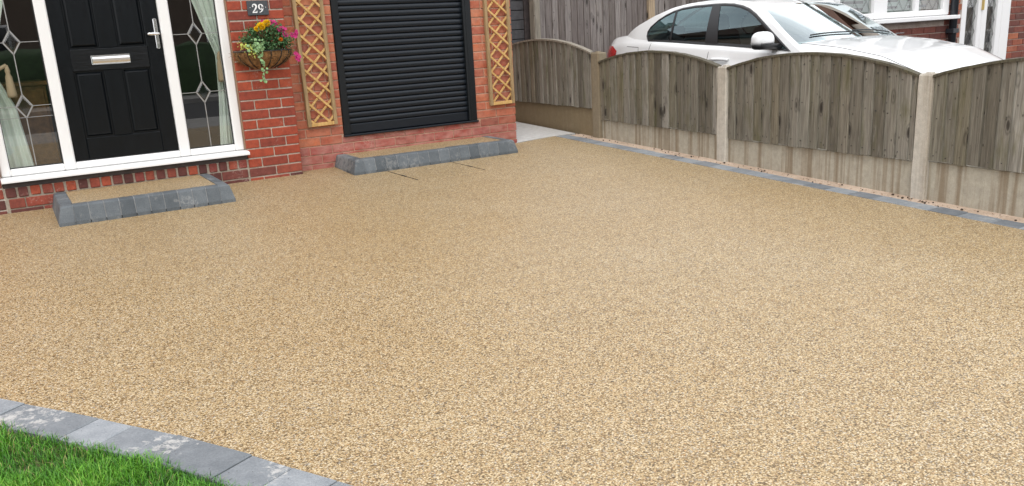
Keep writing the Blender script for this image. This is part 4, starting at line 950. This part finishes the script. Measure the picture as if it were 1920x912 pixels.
boxat('peeling_strip', (-0.10, -.012, 0.3), (-0.055, .005, 1.17), 'peeling', gt, .002)

# ---- neighbour's house
NY = -0.988
nh = empty('neighbour_house', (6.315, 0.095, -0.416), 'dark red brick neighbouring house with white leaded windows behind the car', 'house')
nh.scale = (1.167, 1.167, 1.167)
ox, oz = 5.0, -0.2
def nbox(name, lo, hi, mat, parent=None, b=0.003): return boxat(name, (lo[0] - ox, lo[1], lo[2] - oz), (hi[0] - ox, hi[1], hi[2] - oz), mat, parent or nh, b)
mb = MB()
for lo, hi in (((5.46, .008, -.5), (7.76, .3, .905)), ((7.42, .008, .905), (7.76, .3, 2.4)), ((8.785, .008, -.5), (11.5, .3, 2.4)), ((5.46, .008, 2.0), (7.42, .3, 2.1)), ((7.42, .008, 2.4), (11.5, .3, 2.75)), ((5.46, .3, -.5), (5.60, .75, .9)), ((8.9, .75, -.5), (9.2, 7, 2.7)), ((7.76, .06, -.5), (8.785, .3, -.1))):
    mb.box((lo[0] - ox, lo[1], lo[2] - oz), (hi[0] - ox, hi[1], hi[2] - oz), .0005)
nw = mb.build('wall', 'mortar_neighbour', nh)
for r in range(0, 17):
    z0 = 0.165 + 0.0755 * r; off = 0.1125 * (r % 2)
    for xa, xb in ((5.46, 7.74), (8.79, 10.4)):
        if xa < 6 and z0 > 0.83: xa2 = 7.42
        else: xa2 = xa
        x = xa - off
        while x < xb:
            a, b = max(x + .004, xa2), min(x + .221, xb)
            if b - a > .03: 
                me = cbox('brick', round(b - a, 3), .1, .066, .003, 'brick_neighbour'); link('brick', me, nw, ((a + b) / 2 - ox, .05 + rng.uniform(-.0015, .0015), z0 + .033 - oz))
            x += .225
nbox('sill', (6.0, -.10, .905), (7.57, .1, .948), 'upvc_n', b=.006)
fw_ = nbox('window_frame', (5.46, .0, .948), (7.455, .03, .955), 'upvc_n')
for a, b in ((5.46, 5.53), (6.09, 6.32), (6.815, 6.885), (7.345, 7.455)): nbox('mullion', (a, -.02, .956), (b, .05, 2.0), 'upvc_n', fw_, .006).location.x
for a, b in ((5.53, 6.09), (6.32, 6.815), (6.885, 7.345)):
    nbox('bottom_rail', (a, -.018, .956), (b, .048, 1.015), 'upvc_n', fw_, .006); nbox('head_rail', (a, -.018, 1.92), (b, .048, 2.0), 'upvc_n', fw_, .006)
    g = link('window_pane', mesh('window_pane', [(a - ox, .02, 1.015 - oz), (b - ox, .02, 1.015 - oz), (b - ox, .02, 1.92 - oz), (a - ox, .02, 1.92 - oz)], [[0, 1, 2, 3]], 'glass'), nh)
    mb = MB(); n = 6; wv = (b - a) / 3
    for k in range(-3, n + 8):                 # diamond leading
        for s in (1, -1):
            z0 = 1.015; xs0 = a + wv * k; xe = xs0 + s * 0.75 * 0.9
            lo_, hi_ = sorted((xs0, xe)); c0, c1 = max(lo_, a), min(hi_, b)
            if c1 - c0 < .01: continue
            za = z0 + abs(c0 - xs0) / .75; zb = z0 + abs(c1 - xs0) / .75
            mb.tube([(c0 - ox, .014, za - oz), (c1 - ox, .014, zb - oz)], .0017, 4, cap=False)
    tag(mb.build('leading', 'lead_dark', g), kind='stuff')
    for k in range(12): nbox('blind_slat', (a, .12, 1.05 + k * .07), (b - .12 * (b > 6.5), .128, 1.078 + k * .07), 'blind', g, .001)
mb = MB(); mb.box((5.62 - ox, .31, .4 - oz), (7.42 - ox, .33, 2.0 - oz), .001); mb.build('room_wall', 'room_teal', nh)
mb = MB(); mb.tube([(7.505 - ox, -.055, -.15 - oz), (7.505 - ox, -.055, 5 - oz)], .042, 14); dp = mb.build('downpipe', 'pipe', nh, smooth=True)
for z in (.75, 2.2): nbox('pipe_bracket', (7.45, -.1, z), (7.56, .0, z + .05), 'pipe', dp, .004)
dfm = nbox('door_frame', (7.755, .005, 2.1), (8.787, .07, 2.2), 'upvc_n')
for a, b in ((7.755, 7.858), (8.09, 8.165), (8.171, 8.282), (8.503, 8.60), (8.606, 8.787)): nbox('stile', (a, .004, -.1), (b, .07, 2.1), 'upvc_n', dfm, .006)
for a, b in ((7.858, 8.09), (8.282, 8.503)):
    nbox('bottom_rail', (a, .006, -.1), (b, .068, .42 if a > 8.2 else .40), 'upvc_n', dfm, .006)
    zb = .42 if a > 8.2 else .40
    g = link('door_pane', mesh('door_pane', [(a - ox, .04, zb - oz), (b - ox, .04, zb - oz), (b - ox, .04, 2.1 - oz), (a - ox, .04, 2.1 - oz)], [[0, 1, 2, 3]], 'glass'), nh)
    mb = MB(); wv = (b - a) / 2; zz = zb - 1
    while zz < 2.1:                              # lattice of lead
        for s in (1, -1):
            x0, x1 = (a, b) if s > 0 else (b, a); za, zb2 = zz, zz + (b - a) * 1.45; p0, p1 = Vector((x0, za)), Vector((x1, zb2))
            if zb2 < zb or za > 2.1: continue
            if za < zb: p0 = p0.lerp(p1, (zb - za) / (zb2 - za))
            if zb2 > 2.1: p1 = p0.lerp(p1, (2.1 - p0.y) / (p1.y - p0.y))
            mb.tube([(p0.x - ox, .034, p0.y - oz), (p1.x - ox, .034, p1.y - oz)], .0028, 4, cap=False)
        zz += (b - a) * 0.725
    tag(mb.build('leading', 'lead_dark', g), kind='stuff')
nbox('door_handle', (8.152, -.02, .98), (8.176, .006, 1.22), 'brass', dfm, .004)
mb = MB(); mb.box((7.76 - ox, .12, -.1 - oz), (8.785 - ox, .14, 2.3 - oz), .001); mb.build('porch_interior', 'hall_wall', nh)
mb = MB(); mb.v = [(7.3 - ox, -.25, 2.97), (11.8 - ox, -.25, 2.97), (11.8 - ox, 7.5, 2.97), (7.3 - ox, 7.5, 2.97), (7.3 - ox, 3.5, 4.2), (11.8 - ox, 3.5, 4.2)]; mb.f = [[0, 1, 5, 4], [2, 3, 4, 5], [1, 2, 5], [3, 0, 4], [0, 3, 2, 1]]; mb.m = [0] * 5
mb.build('roof', 'roof_tile', nh)

# ================================================================== THE CAR
def build_car():
    th = -0.02
    fwv = Vector((math.sin(th), -math.cos(th)))
    car = empty('parked_car', (5.30, -0.62, -0.17), 'white four door saloon car parked beyond the fence, nose to the road', 'car', rot=(0, 0, math.atan2(fwv.y, fwv.x)))
    X = lambda s: 2.31 - s
    def curve(pts, blur=0.05):
        P = np.array(pts, float); g = np.arange(-0.3, 5.0, 0.01); v = np.interp(g, P[:, 0], P[:, 1]); k = int(blur / 0.01)
        if k: ker = np.hanning(2 * k + 3)[1:-1]; ker /= ker.sum(); v = np.convolve(np.pad(v, (k, k), 'edge'), ker, 'valid')
        return lambda s: float(np.interp(s, g, v))
    T = lambda z: 0.80 - 0.32 * (z - 0.95) - 0.42 * max(0, z - 0.95) ** 2
    zedge = curve([(1.35, .80), (1.60, .937), (1.69, .99), (1.85, 1.09), (2.0, 1.185), (2.18, 1.292), (2.4, 1.362), (2.7, 1.39), (3.0, 1.395), (3.3, 1.38), (3.5, 1.352), (3.77, 1.275), (4.04, 1.165), (4.16, 1.10), (4.24, 1.02), (4.34, .88), (4.5, .80)], .07)
    zcen = curve([(1.35, .915), (1.5, .985), (2.21, 1.335), (2.4, 1.385), (2.7, 1.425), (3.0, 1.432), (3.3, 1.418), (3.5, 1.39), (3.8, 1.30), (4.1, 1.165), (4.22, 1.10), (4.34, .95), (4.5, .85)], .07)
    zb = curve([(0, .46), (.1, .55), (.25, .60), (.47, .68), (.69, .775), (1.16, .855), (1.55, .885), (1.63, .885), (1.88, .905), (2.2, .925), (2.54, .945), (2.82, .957), (3.35, .985), (3.73, .998), (4.2, 1.0), (4.45, .975), (4.6, .92)], .08)
    zh = curve([(0, .50), (.1, .60), (.25, .665), (.47, .755), (.69, .84), (1.16, .922), (1.5, .955), (1.70, .960), (1.9, .93), (3.6, 1.02), (3.9, 1.06), (4.2, 1.075), (4.45, 1.055), (4.57, 1.035), (4.63, .94)], .06)
    Wd = curve([(0, .60), (.05, .72), (.15, .84), (.3, .915), (.5, .965), (.8, .985), (1.3, 1), (3.6, 1), (4.1, .97), (4.4, .91), (4.55, .845), (4.64, .74)], .06)
    def section(s):
        b, h, wv = zb(s), zh(s), Wd(s); lo = 0.18 + 0.10 * max(0, (0.4 - s) / 0.4) + 0.10 * max(0, (s - 4.3) / 0.33); k = b - lo
        S = [(0.0, lo), (.70, lo), (.80, lo + .06 * k), (.855, lo + .18 * k), (.872, lo + .36 * k), (.882, lo + .52 * k), (.890, lo + .66 * k), (.892, lo + .74 * k), (.886, lo + .775 * k), (.872, lo + .80 * k), (.858, lo + .86 * k), (.845, lo + .93 * k), (.828, b - .014), (.806, b)]
        top = [(.775, b + (h - b) * .45), (.745, b + (h - b) * .80), (.705, h)]
        for t in (.62, .52, .44, .38, .32, .2, .1, 0.0):
            ridge = .005 * math.exp(-((t - .40) / .06) ** 2) if .4 < s < 1.6 else 0
            top.append((t, h + .028 * (1 - (t / .705) ** 2) + ridge))
        return [(t * wv, z) for t, z in S + top]
    ss = np.concatenate([np.linspace(0, .3, 12), np.arange(.34, 4.4, .045), np.linspace(4.4, 4.63, 12)])
    NS = len(section(1)); V = []; Fc = []
    full = lambda sec: [(t, z) for t, z in sec] + [(-t, z) for t, z in sec[-2:0:-1]]
    NF = len(full(section(1.0)))
    for s in ss:
        for t, z in full(section(s)): V.append((X(s), -t, z))
    for j in range(len(ss) - 1):
        sm = (ss[j] + ss[j + 1]) / 2
        for i in range(NF):
            i2 = (i + 1) % NF
            if 1.80 < sm < 3.95:
                iv = i if i < NS else NF - i - 1
                if iv >= 14 : continue                # open above the belt, under the cabin
            Fc.append([j * NF + i, (j + 1) * NF + i, (j + 1) * NF + i2, j * NF + i2])
    Fc += [list(range(NF)), [(len(ss) - 1) * NF + i for i in range(NF)][::-1]]
    body = link('body', mesh('body', V, Fc, 'car_white', True), car)
    def side_t(s, z):
        sec = section(s)[1:14]; return float(np.interp(z, [q[1] for q in sec], [q[0] for q in sec]))
    def top_z(s, t):
        sec = section(s)[13:][::-1]; return float(np.interp(t, [q[0] for q in sec], [q[1] for q in sec]))
    # cabin: roof, pillars, screens
    DLO = [(3.725, 1.003), (3.775, 1.06), (3.785, 1.11), (3.76, 1.16), (3.67, 1.23), (3.57, 1.28), (3.47, 1.316), (3.34, 1.343), (3.16, 1.358), (2.87, 1.364), (2.72, 1.362), (2.58, 1.352), (2.45, 1.33), (2.33, 1.295), (2.22, 1.245), (2.08, 1.165), (1.94, 1.082), (1.80, .995), (1.632, .890), (1.88, .910), (2.20, .930), (2.54, .950), (2.82, .962), (3.35, .990)]
    def inset(poly, d):
        n = len(poly); o = []; A = sum(poly[i][0] * poly[(i + 1) % n][1] - poly[(i + 1) % n][0] * poly[i][1] for i in range(n)); sg_ = 1 if A > 0 else -1
        for i in range(n):
            a, b, c = Vector(poly[i - 1]), Vector(poly[i]), Vector(poly[(i + 1) % n]); n1 = Vector((-(b - a).y, (b - a).x)).normalized() * sg_; n2 = Vector((-(c - b).y, (c - b).x)).normalized() * sg_
            m = (n1 + n2).normalized(); k = d / max(.45, m.dot(n1)); o.append(tuple(b + m * k))
        return o
    def inside(poly, x, y):
        r = False; n = len(poly)
        for i in range(n):
            (xa, ya), (xb, yb) = poly[i], poly[i - 1]
            if (ya > y) != (yb > y) and x < (xb - xa) * (y - ya) / (yb - ya) + xa: r = not r
        return r
    test = inset(DLO, .006)
    gs = np.linspace(1.36, 4.42, 150); nz, nt = 26, 14; V = []; Fc = []; mats = []
    keep = []
    for s in gs:
        ze, zc = zedge(s), max(zcen(s), zedge(s) + .004); row = []
        wf = Wd(max(s, 2.0)) * (1 - .05 * max(0, (s - 4.0) / .3))
        for i in range(nz + 1): z = .80 + (ze - .80) * i / nz; row.append((T(z) * wf, z))
        te = T(ze) * wf
        for i in range(1, nt + 1): k = i / nt; row.append((te * (1 - k) , ze + (zc - ze) * (1 - (1 - k) ** 2.3)))
        V += [(X(s), -t, z) for t, z in row] + [(X(s), t, z) for t, z in row[:-1]]; NR = len(row)
    stride = 2 * NR - 1
    def vid(j, i, side): return j * stride + (i if side == 0 or i == NR - 1 else NR + i)
    roof_f = []; ws_f = []; rg_f = []
    for j in range(len(gs) - 1):
        sm = (gs[j] + gs[j + 1]) / 2
        for i in range(NR - 1):
            for side in (0, 1):
                q = [vid(j, i, side), vid(j + 1, i, side), vid(j + 1, i + 1, side), vid(j, i + 1, side)]
                cz = sum(V[k][2] for k in q) / 4; ct = sum(abs(V[k][1]) for k in q) / 4
                if i < nz:
                    if inside(test, sm, cz) or sm < 1.55 and cz > zh(sm) + .01: continue
                    roof_f.append(q)
                else:
                    fr = (i - nz + .5) / nt; curve_s = .03 * (1 - fr) ** 2
                    if sm < 2.205 - curve_s and fr > .07: ws_f.append(q)
                    elif 3.50 + curve_s < sm < 4.16 and fr > .09: rg_f.append(q)
                    else: roof_f.append(q)
    def sub(name, faces, mat):
        used = sorted({k for q in faces for k in q}); mp_ = {k: i for i, k in enumerate(used)}
        return link(name, mesh(name, [V[k] for k in used], [[mp_[k] for k in q] for q in faces], mat, True), car)
    sub('roof', roof_f, 'car_white'); sub('windscreen', ws_f, 'car_screen'); sub('rear_screen', rg_f, 'car_glass')
    def clip(poly, a, b, keep_left=True):
        o = []; a, b = Vector(a), Vector(b); d = b - a; f = lambda p: (d.x * (p[1] - a.y) - d.y * (p[0] - a.x)) * (1 if keep_left else -1); n = len(poly)
        for i in range(n):
            p, q = poly[i], poly[(i + 1) % n]; fp, fq = f(p), f(q)
            if fp >= 0: o.append(p)
            if fp * fq < 0: k = fp / (fp - fq); o.append((p[0] + (q[0] - p[0]) * k, p[1] + (q[1] - p[1]) * k))
        return o
    inner = inset(DLO, .024); ringo = inset(DLO, -.004)
    for sd in (1, -1):
        P3 = lambda p, off: (X(p[0]), -sd * (T(p[1]) + off), p[1])
        n = len(DLO)
        Vv = [P3(p, .001) for p in ringo] + [P3(p, .010) for p in inset(DLO, .006)] + [P3(p, .006) for p in inner]
        Fr = []
        for k in (0, n): Fr += [[k + i, k + (i + 1) % n, k + n + (i + 1) % n, k + n + i] for i in range(n)]
        sur = link('window_surround', mesh('window_surround', Vv, Fr, 'car_black'), car)
        trims = []
        for a, b, c, d in (((2.795, .94), (2.895, 1.40), (2.595, .92), (2.785, 1.40)), ((3.355, .95), (3.445, 1.40), (3.325, .95), (3.415, 1.40))):
            q = clip(clip(inset(DLO, .012), a, b, False if False else True), c, d, False)
            if len(q) < 3: q = clip(clip(inset(DLO, .012), a, b, False), c, d, True)
            trims.append(q)
        gp = inset(DLO, .018)
        f_ = clip(gp, (2.61, .92), (2.80, 1.40), True); f2 = clip(gp, (2.61, .92), (2.80, 1.40), False)
        front = f_ if min(p[0] for p in f_) < 2.0 else f2; rest = f2 if front is f_ else f_
        a1 = clip(rest, (3.34, .95), (3.43, 1.40), True); a2 = clip(rest, (3.34, .95), (3.43, 1.40), False)
        def banded(nm, poly, off, mat):          # curved sheet, built in narrow bands
            bm = bmesh.new(); z0, z1 = min(p[1] for p in poly), max(p[1] for p in poly); nb = 16
            for k in range(nb):
                q = clip(clip(poly, (0, z0 + (z1 - z0) * k / nb), (9, z0 + (z1 - z0) * k / nb), True), (0, z0 + (z1 - z0) * (k + 1) / nb), (9, z0 + (z1 - z0) * (k + 1) / nb), False)
                if len(q) >= 3:
                    try: bm.faces.new([bm.verts.new(P3(p, off)) for p in q])
                    except ValueError: pass
            bmesh.ops.remove_doubles(bm, verts=bm.verts, dist=.0015); bmesh.ops.recalc_face_normals(bm, faces=bm.faces)
            me = bpy.data.meshes.new(nm); bm.to_mesh(me); bm.free(); me.materials.append(MATS[mat]); me.polygons.foreach_set('use_smooth', [True] * len(me.polygons))
            return link(nm, me, car)
        for poly in (front, a1, a2): banded('side_window', poly, .0045, 'car_glass')
        for q in trims: banded('pillar_trim', q, .0085, 'car_black')
        # shut lines, handles, flap, lamps, mirror
        def gap(pts, nm='shut_line'):
            mb = MB(); mb.tube([(X(s), -sd * (side_t(s, z) + .0006), z) for s, z in pts], .0028, 5); mb.build(nm, 'car_gap', body)
        lin = lambda a, b, k=10: [(a[0] + (b[0] - a[0]) * i / k, a[1] + (b[1] - a[1]) * i / k) for i in range(k + 1)]
        gap(lin((2.70, .945), (2.72, .32))); gap(lin((1.655, .88), (1.60, .6)) + lin((1.60, .6), (1.62, .32))[1:]); gap(lin((3.63, .985), (3.66, .80)) + lin((3.66, .80), (3.30, .34))[1:])
        if sd == 1: gap([(4.06, .955), (3.84, .945), (3.835, .90), (3.85, .84)], 'fuel_flap_line')
        mb = MB(); mb.tube([(X(s), -sd * top_sidet, z) for s, top_sidet, z in [(s, .722 * Wd(s), top_z(s, .722 * Wd(s)) + .001) for s in np.linspace(.3, 1.62, 24)]], .003, 5); mb.build('bonnet_line', 'car_gap', body)
        for s0, z0 in ((2.52, .815), (3.45, .845)):
            mb = MB(); tt = side_t(s0, z0)
            mb.tube([(X(s0 + d), -sd * (tt + o), z0 + dz) for d, o, dz in ((.125, .0, 0), (.115, .022, 0), (.08, .034, .002), (0, .038, .003), (-.08, .034, .002), (-.115, .022, 0), (-.125, .0, 0))], [.010, .016, .017, .018, .017, .016, .010], 10)
            mb.build('door_handle', 'car_white', body, smooth=True)
        Vv = []; Fl = []
        for j, s in enumerate(np.linspace(4.27, 4.60, 10)):
            lo_ = .835 - .02 * j / 9; hi_ = .955 + .012 * j / 9 - .05 * max(0, 1 - j / 3)
            for i in range(6): z = lo_ + (hi_ - lo_) * i / 5; Vv.append((X(s) - (.006 if j == 9 else 0), -sd * (side_t(s, z) + .009 * math.sin(math.pi * min(1, (i + .4) / 5.8)) + .003), z))
        for j in range(9): Fl += [[j * 6 + i, (j + 1) * 6 + i, (j + 1) * 6 + i + 1, j * 6 + i + 1] for i in range(5)]
        link('tail_lamp', mesh('tail_lamp', Vv, Fl, 'tail_red', True), car)
        Vv = []; Fl = []
        for j, s in enumerate(np.linspace(.12, .60, 12)):
            b_ = zb(s)
            for i in range(6): z = b_ - .10 + .085 * i / 5; Vv.append((X(s), -sd * (side_t(s, z) + .006), z))
        for j in range(11): Fl += [[j * 6 + i, (j + 1) * 6 + i, (j + 1) * 6 + i + 1, j * 6 + i + 1] for i in range(5)]
        link('headlamp', mesh('headlamp', Vv, Fl, 'lamp_clear', True), car)
        # door mirror
        def pod(c, h, zlo, zhi, mat, nm, flat=False):
            Vv = []; Fl = []; nu, nv_ = 20, 12
            for j in range(nv_ + 1):
                ph = -math.pi / 2 + math.pi * j / nv_
                for i in range(nu):
                    a = 2 * math.pi * i / nu; sg2 = lambda v, e: math.copysign(abs(v) ** e, v)
                    z = c[2] + h[2] * sg2(math.sin(ph), .8); z = min(max(z, zlo), zhi); cs = sg2(math.cos(ph), .7)
                    Vv.append((X(c[0]) - h[0] * sg2(math.cos(a), .8) * cs * (1.0 if math.cos(a) > 0 else 1.0), -sd * (c[1] + h[1] * sg2(math.sin(a), .75) * cs), z))
            for j in range(nv_): Fl += [[j * nu + i, j * nu + (i + 1) % nu, (j + 1) * nu + (i + 1) % nu, (j + 1) * nu + i] for i in range(nu)]
            return link(nm, mesh(nm, Vv, Fl, mat, True), car)
        mir = pod((1.83, .985, .990) if sd > 0 else (1.99, .91, .96), (.080, .125, .092) if sd > 0 else (.11, .07, .08), .965, 1.2, 'car_white', 'door_mirror')
        m2 = pod((1.83, .945, .955) if sd > 0 else (1.99, .91, .95), (.085, .165, .05) if sd > 0 else (.105, .066, .04), .915, .9635, 'car_black', 'mirror_base')
        mb = MB(); mb.tube([(X(1.78), -sd * .80, .925), (X(1.80), -sd * .88, .94), (X(1.82), -sd * .95, .955)], [.03, .024, .03], 10); mb.build('mirror_stalk', 'car_black', car, smooth=True)
        mb = MB(); mb.tube([(X(1.752), -sd * .93, .972), (X(1.748), -sd * 1.0, .972), (X(1.76), -sd * 1.08, .972)], .005, 6); mb.build('mirror_indicator', 'car_trim', mir, smooth=True)
        for s0, sfx in ((.79, 0), (3.60, 1)):
            wm = MB(); n = 28; prf = [(.20, -.10), (.30, -.105), (.322, -.08), (.326, 0), (.322, .08), (.30, .105), (.20, .10)]
            for r_, o_ in prf:
                for k in range(n): a = 2 * math.pi * k / n; wm.v.append((r_ * math.cos(a), -sd * o_, r_ * math.sin(a)))
            for j in range(len(prf) - 1): wm.f += [[j * n + k, j * n + (k + 1) % n, (j + 1) * n + (k + 1) % n, (j + 1) * n + k] for k in range(n)]
            wm.m = [0] * len(wm.f); wo = wm.build('wheel', 'car_rubber', car, (X(s0), -sd * .79, .326), smooth=True)
            rm = MB(); rm.tube([(0, -sd * .04, 0), (0, -sd * .085, 0)], .07, 16)
            for k in range(5): a = 2 * math.pi * k / 5; rm.tube([(.05 * math.cos(a), -sd * .075, .05 * math.sin(a)), (.205 * math.cos(a), -sd * .085, .205 * math.sin(a))], [.03, .022], 8)
            rm.tube([(.205 * math.cos(2 * math.pi * k / 24), -sd * .085, .205 * math.sin(2 * math.pi * k / 24)) for k in range(25)], .012, 6); rm.build('rim', 'rim', wo, smooth=True)
    # inside
    def cb(nm, lo, hi, mat, b=.03): return boxat(nm, (X(hi[0]), lo[1], lo[2]), (X(lo[0]), hi[1], hi[2]), mat, car, b)
    cb('floor_tub', (1.55, -.72, .25), (4.05, .72, .34), 'seat'); cb('dashboard', (1.66, -.70, .60), (2.06, .70, .90), 'seat', .05); cb('parcel_shelf', (3.72, -.66, .88), (4.15, .66, .96), 'seat')
    for t in (.37, -.37):
        cb('seat_cushion', (2.35, -t - .25, .38), (2.90, -t + .25, .56), 'seat', .05)
        mb = MB(); V_, F_ = cbox_vf(.14, .48, .62, .05); mb.add(V_, F_); mb.build('seat_back', 'seat', car, (X(2.93), -t, .80), (0, R(-14), 0)); mb = MB(); V_, F_ = cbox_vf(.10, .26, .18, .04); mb.add(V_, F_); mb.build('head_rest', 'seat', car, (X(3.02), -t, 1.17), (0, R(-10), 0))
    cb('rear_seat', (3.35, -.62, .38), (3.75, .62, .56), 'seat', .05); cb('rear_seat_back', (3.66, -.62, .50), (3.80, .62, 1.0), 'seat', .05)
    for t in (.34, -.34): cb('head_rest', (3.70, -t - .12, 1.0), (3.79, -t + .12, 1.15), 'seat', .03)
    mb = MB(); mb.tube([(-.05 * math.sin(2 * math.pi * k / 24), .185 * math.cos(2 * math.pi * k / 24), .18 * math.sin(2 * math.pi * k / 24)) for k in range(25)], .014, 8, cap=False); mb.tube([(0, -.17, 0), (0, .17, 0)], .02, 6); mb.build('steering_wheel', 'car_black', car, (X(2.18), -.37, .88), (0, R(-12), 0), smooth=True)
    cb('interior_mirror', (2.18, -.12, 1.235), (2.21, .12, 1.29), 'car_black', .01)
    for t0, t1 in ((.55, -.05), (-.02, -.62)):
        mb = MB(); pts = []
        for k in range(9):
            t = t0 + (t1 - t0) * k / 8; s = 1.56 + .10 * abs(t) ** 1.5 + .03 * (1 - k / 8); te = T(zedge(s)); kk = 1 - abs(t) / te; z = zedge(s) + (zcen(s) - zedge(s)) * (1 - (1 - kk) ** 2.3); pts.append((X(s), -t, max(z, top_z(s, abs(t))) + .014))
        mb.tube(pts, .007, 6); mb.build('wiper', 'car_black', car, smooth=True)
    mb = MB(); V_ = [(-.07, -.02, 0), (.07, -.02, 0), (.07, .02, 0), (-.07, .02, 0), (-.065, 0, .05), (-.03, 0, .045)]; mb.add(V_, [[0, 1, 5, 4], [1, 2, 5], [2, 3, 4, 5], [3, 0, 4], [0, 3, 2, 1]]); mb.build('roof_aerial', 'car_white', car, (X(3.25), 0, zcen(3.25) - .004))
    return car
build_car()

# ================================================================== ACROSS THE ROAD (behind the camera, seen only in reflections)
hd = empty('garden_hedge', (0, -20.0, -0.3), 'long clipped green hedge across the road', 'hedge')
V = []; Fc = []; n = 90
for k in range(n + 1):
    x = -22 + 44 * k / n
    for y, z in ((.45, 0), (.5, .6), (.42, 1.25), (0, 1.38), (-.42, 1.25), (-.5, .6), (-.45, 0)): V.append((x, y + rng.gauss(0, .05), z + rng.gauss(0, .05) * (z > 0)))
    if k: Fc += [[7 * (k - 1) + i, 7 * k + i, 7 * k + i + 1, 7 * (k - 1) + i + 1] for i in range(6)]
link('foliage', mesh('foliage', V, Fc, 'hedge_green', True), hd)
for i, (xc, lab, wm) in enumerate(((-13.5, 'cream rendered house across the road, left', 'render_cream'), (-1.5, 'brick house straight across the road', 'opposite_wall'), (11.0, 'brick house across the road, right', 'opposite_wall'))):
    h = empty('opposite_house', (xc, -28, -0.3), lab, 'house', 'houses across the road')
    boxat('wall', (-4.6, -6, 0), (4.6, 0, 5.4), wm, h, .001)
    mb = MB(); mb.v = [(-5, -6.4, 5.3), (5, -6.4, 5.3), (5, .4, 5.3), (-5, .4, 5.3), (-5, -3, 8.2), (5, -3, 8.2)]; mb.f = [[0, 1, 5, 4], [2, 3, 4, 5], [1, 2, 5], [3, 0, 4], [0, 3, 2, 1]]; mb.m = [0] * 5; mb.build('roof', 'roof_tile', h)
    for x in (-3.2, 1.0):
        for z in (.9, 3.4):
            wf = boxat('window', (x, .0, z), (x + 2.0, .05, z + 1.3), 'upvc_n', h, .01); boxat('pane', (x + .08, .03, z + .08), (x + .96, .06, z + 1.22), 'dark_pane', wf, .005); boxat('pane', (x + 1.04, .03, z + .08), (x + 1.92, .06, z + 1.22), 'dark_pane', wf, .005)
    boxat('door', (-.75, .0, 0), (.25, .06, 2.1), 'door_black', h, .01)
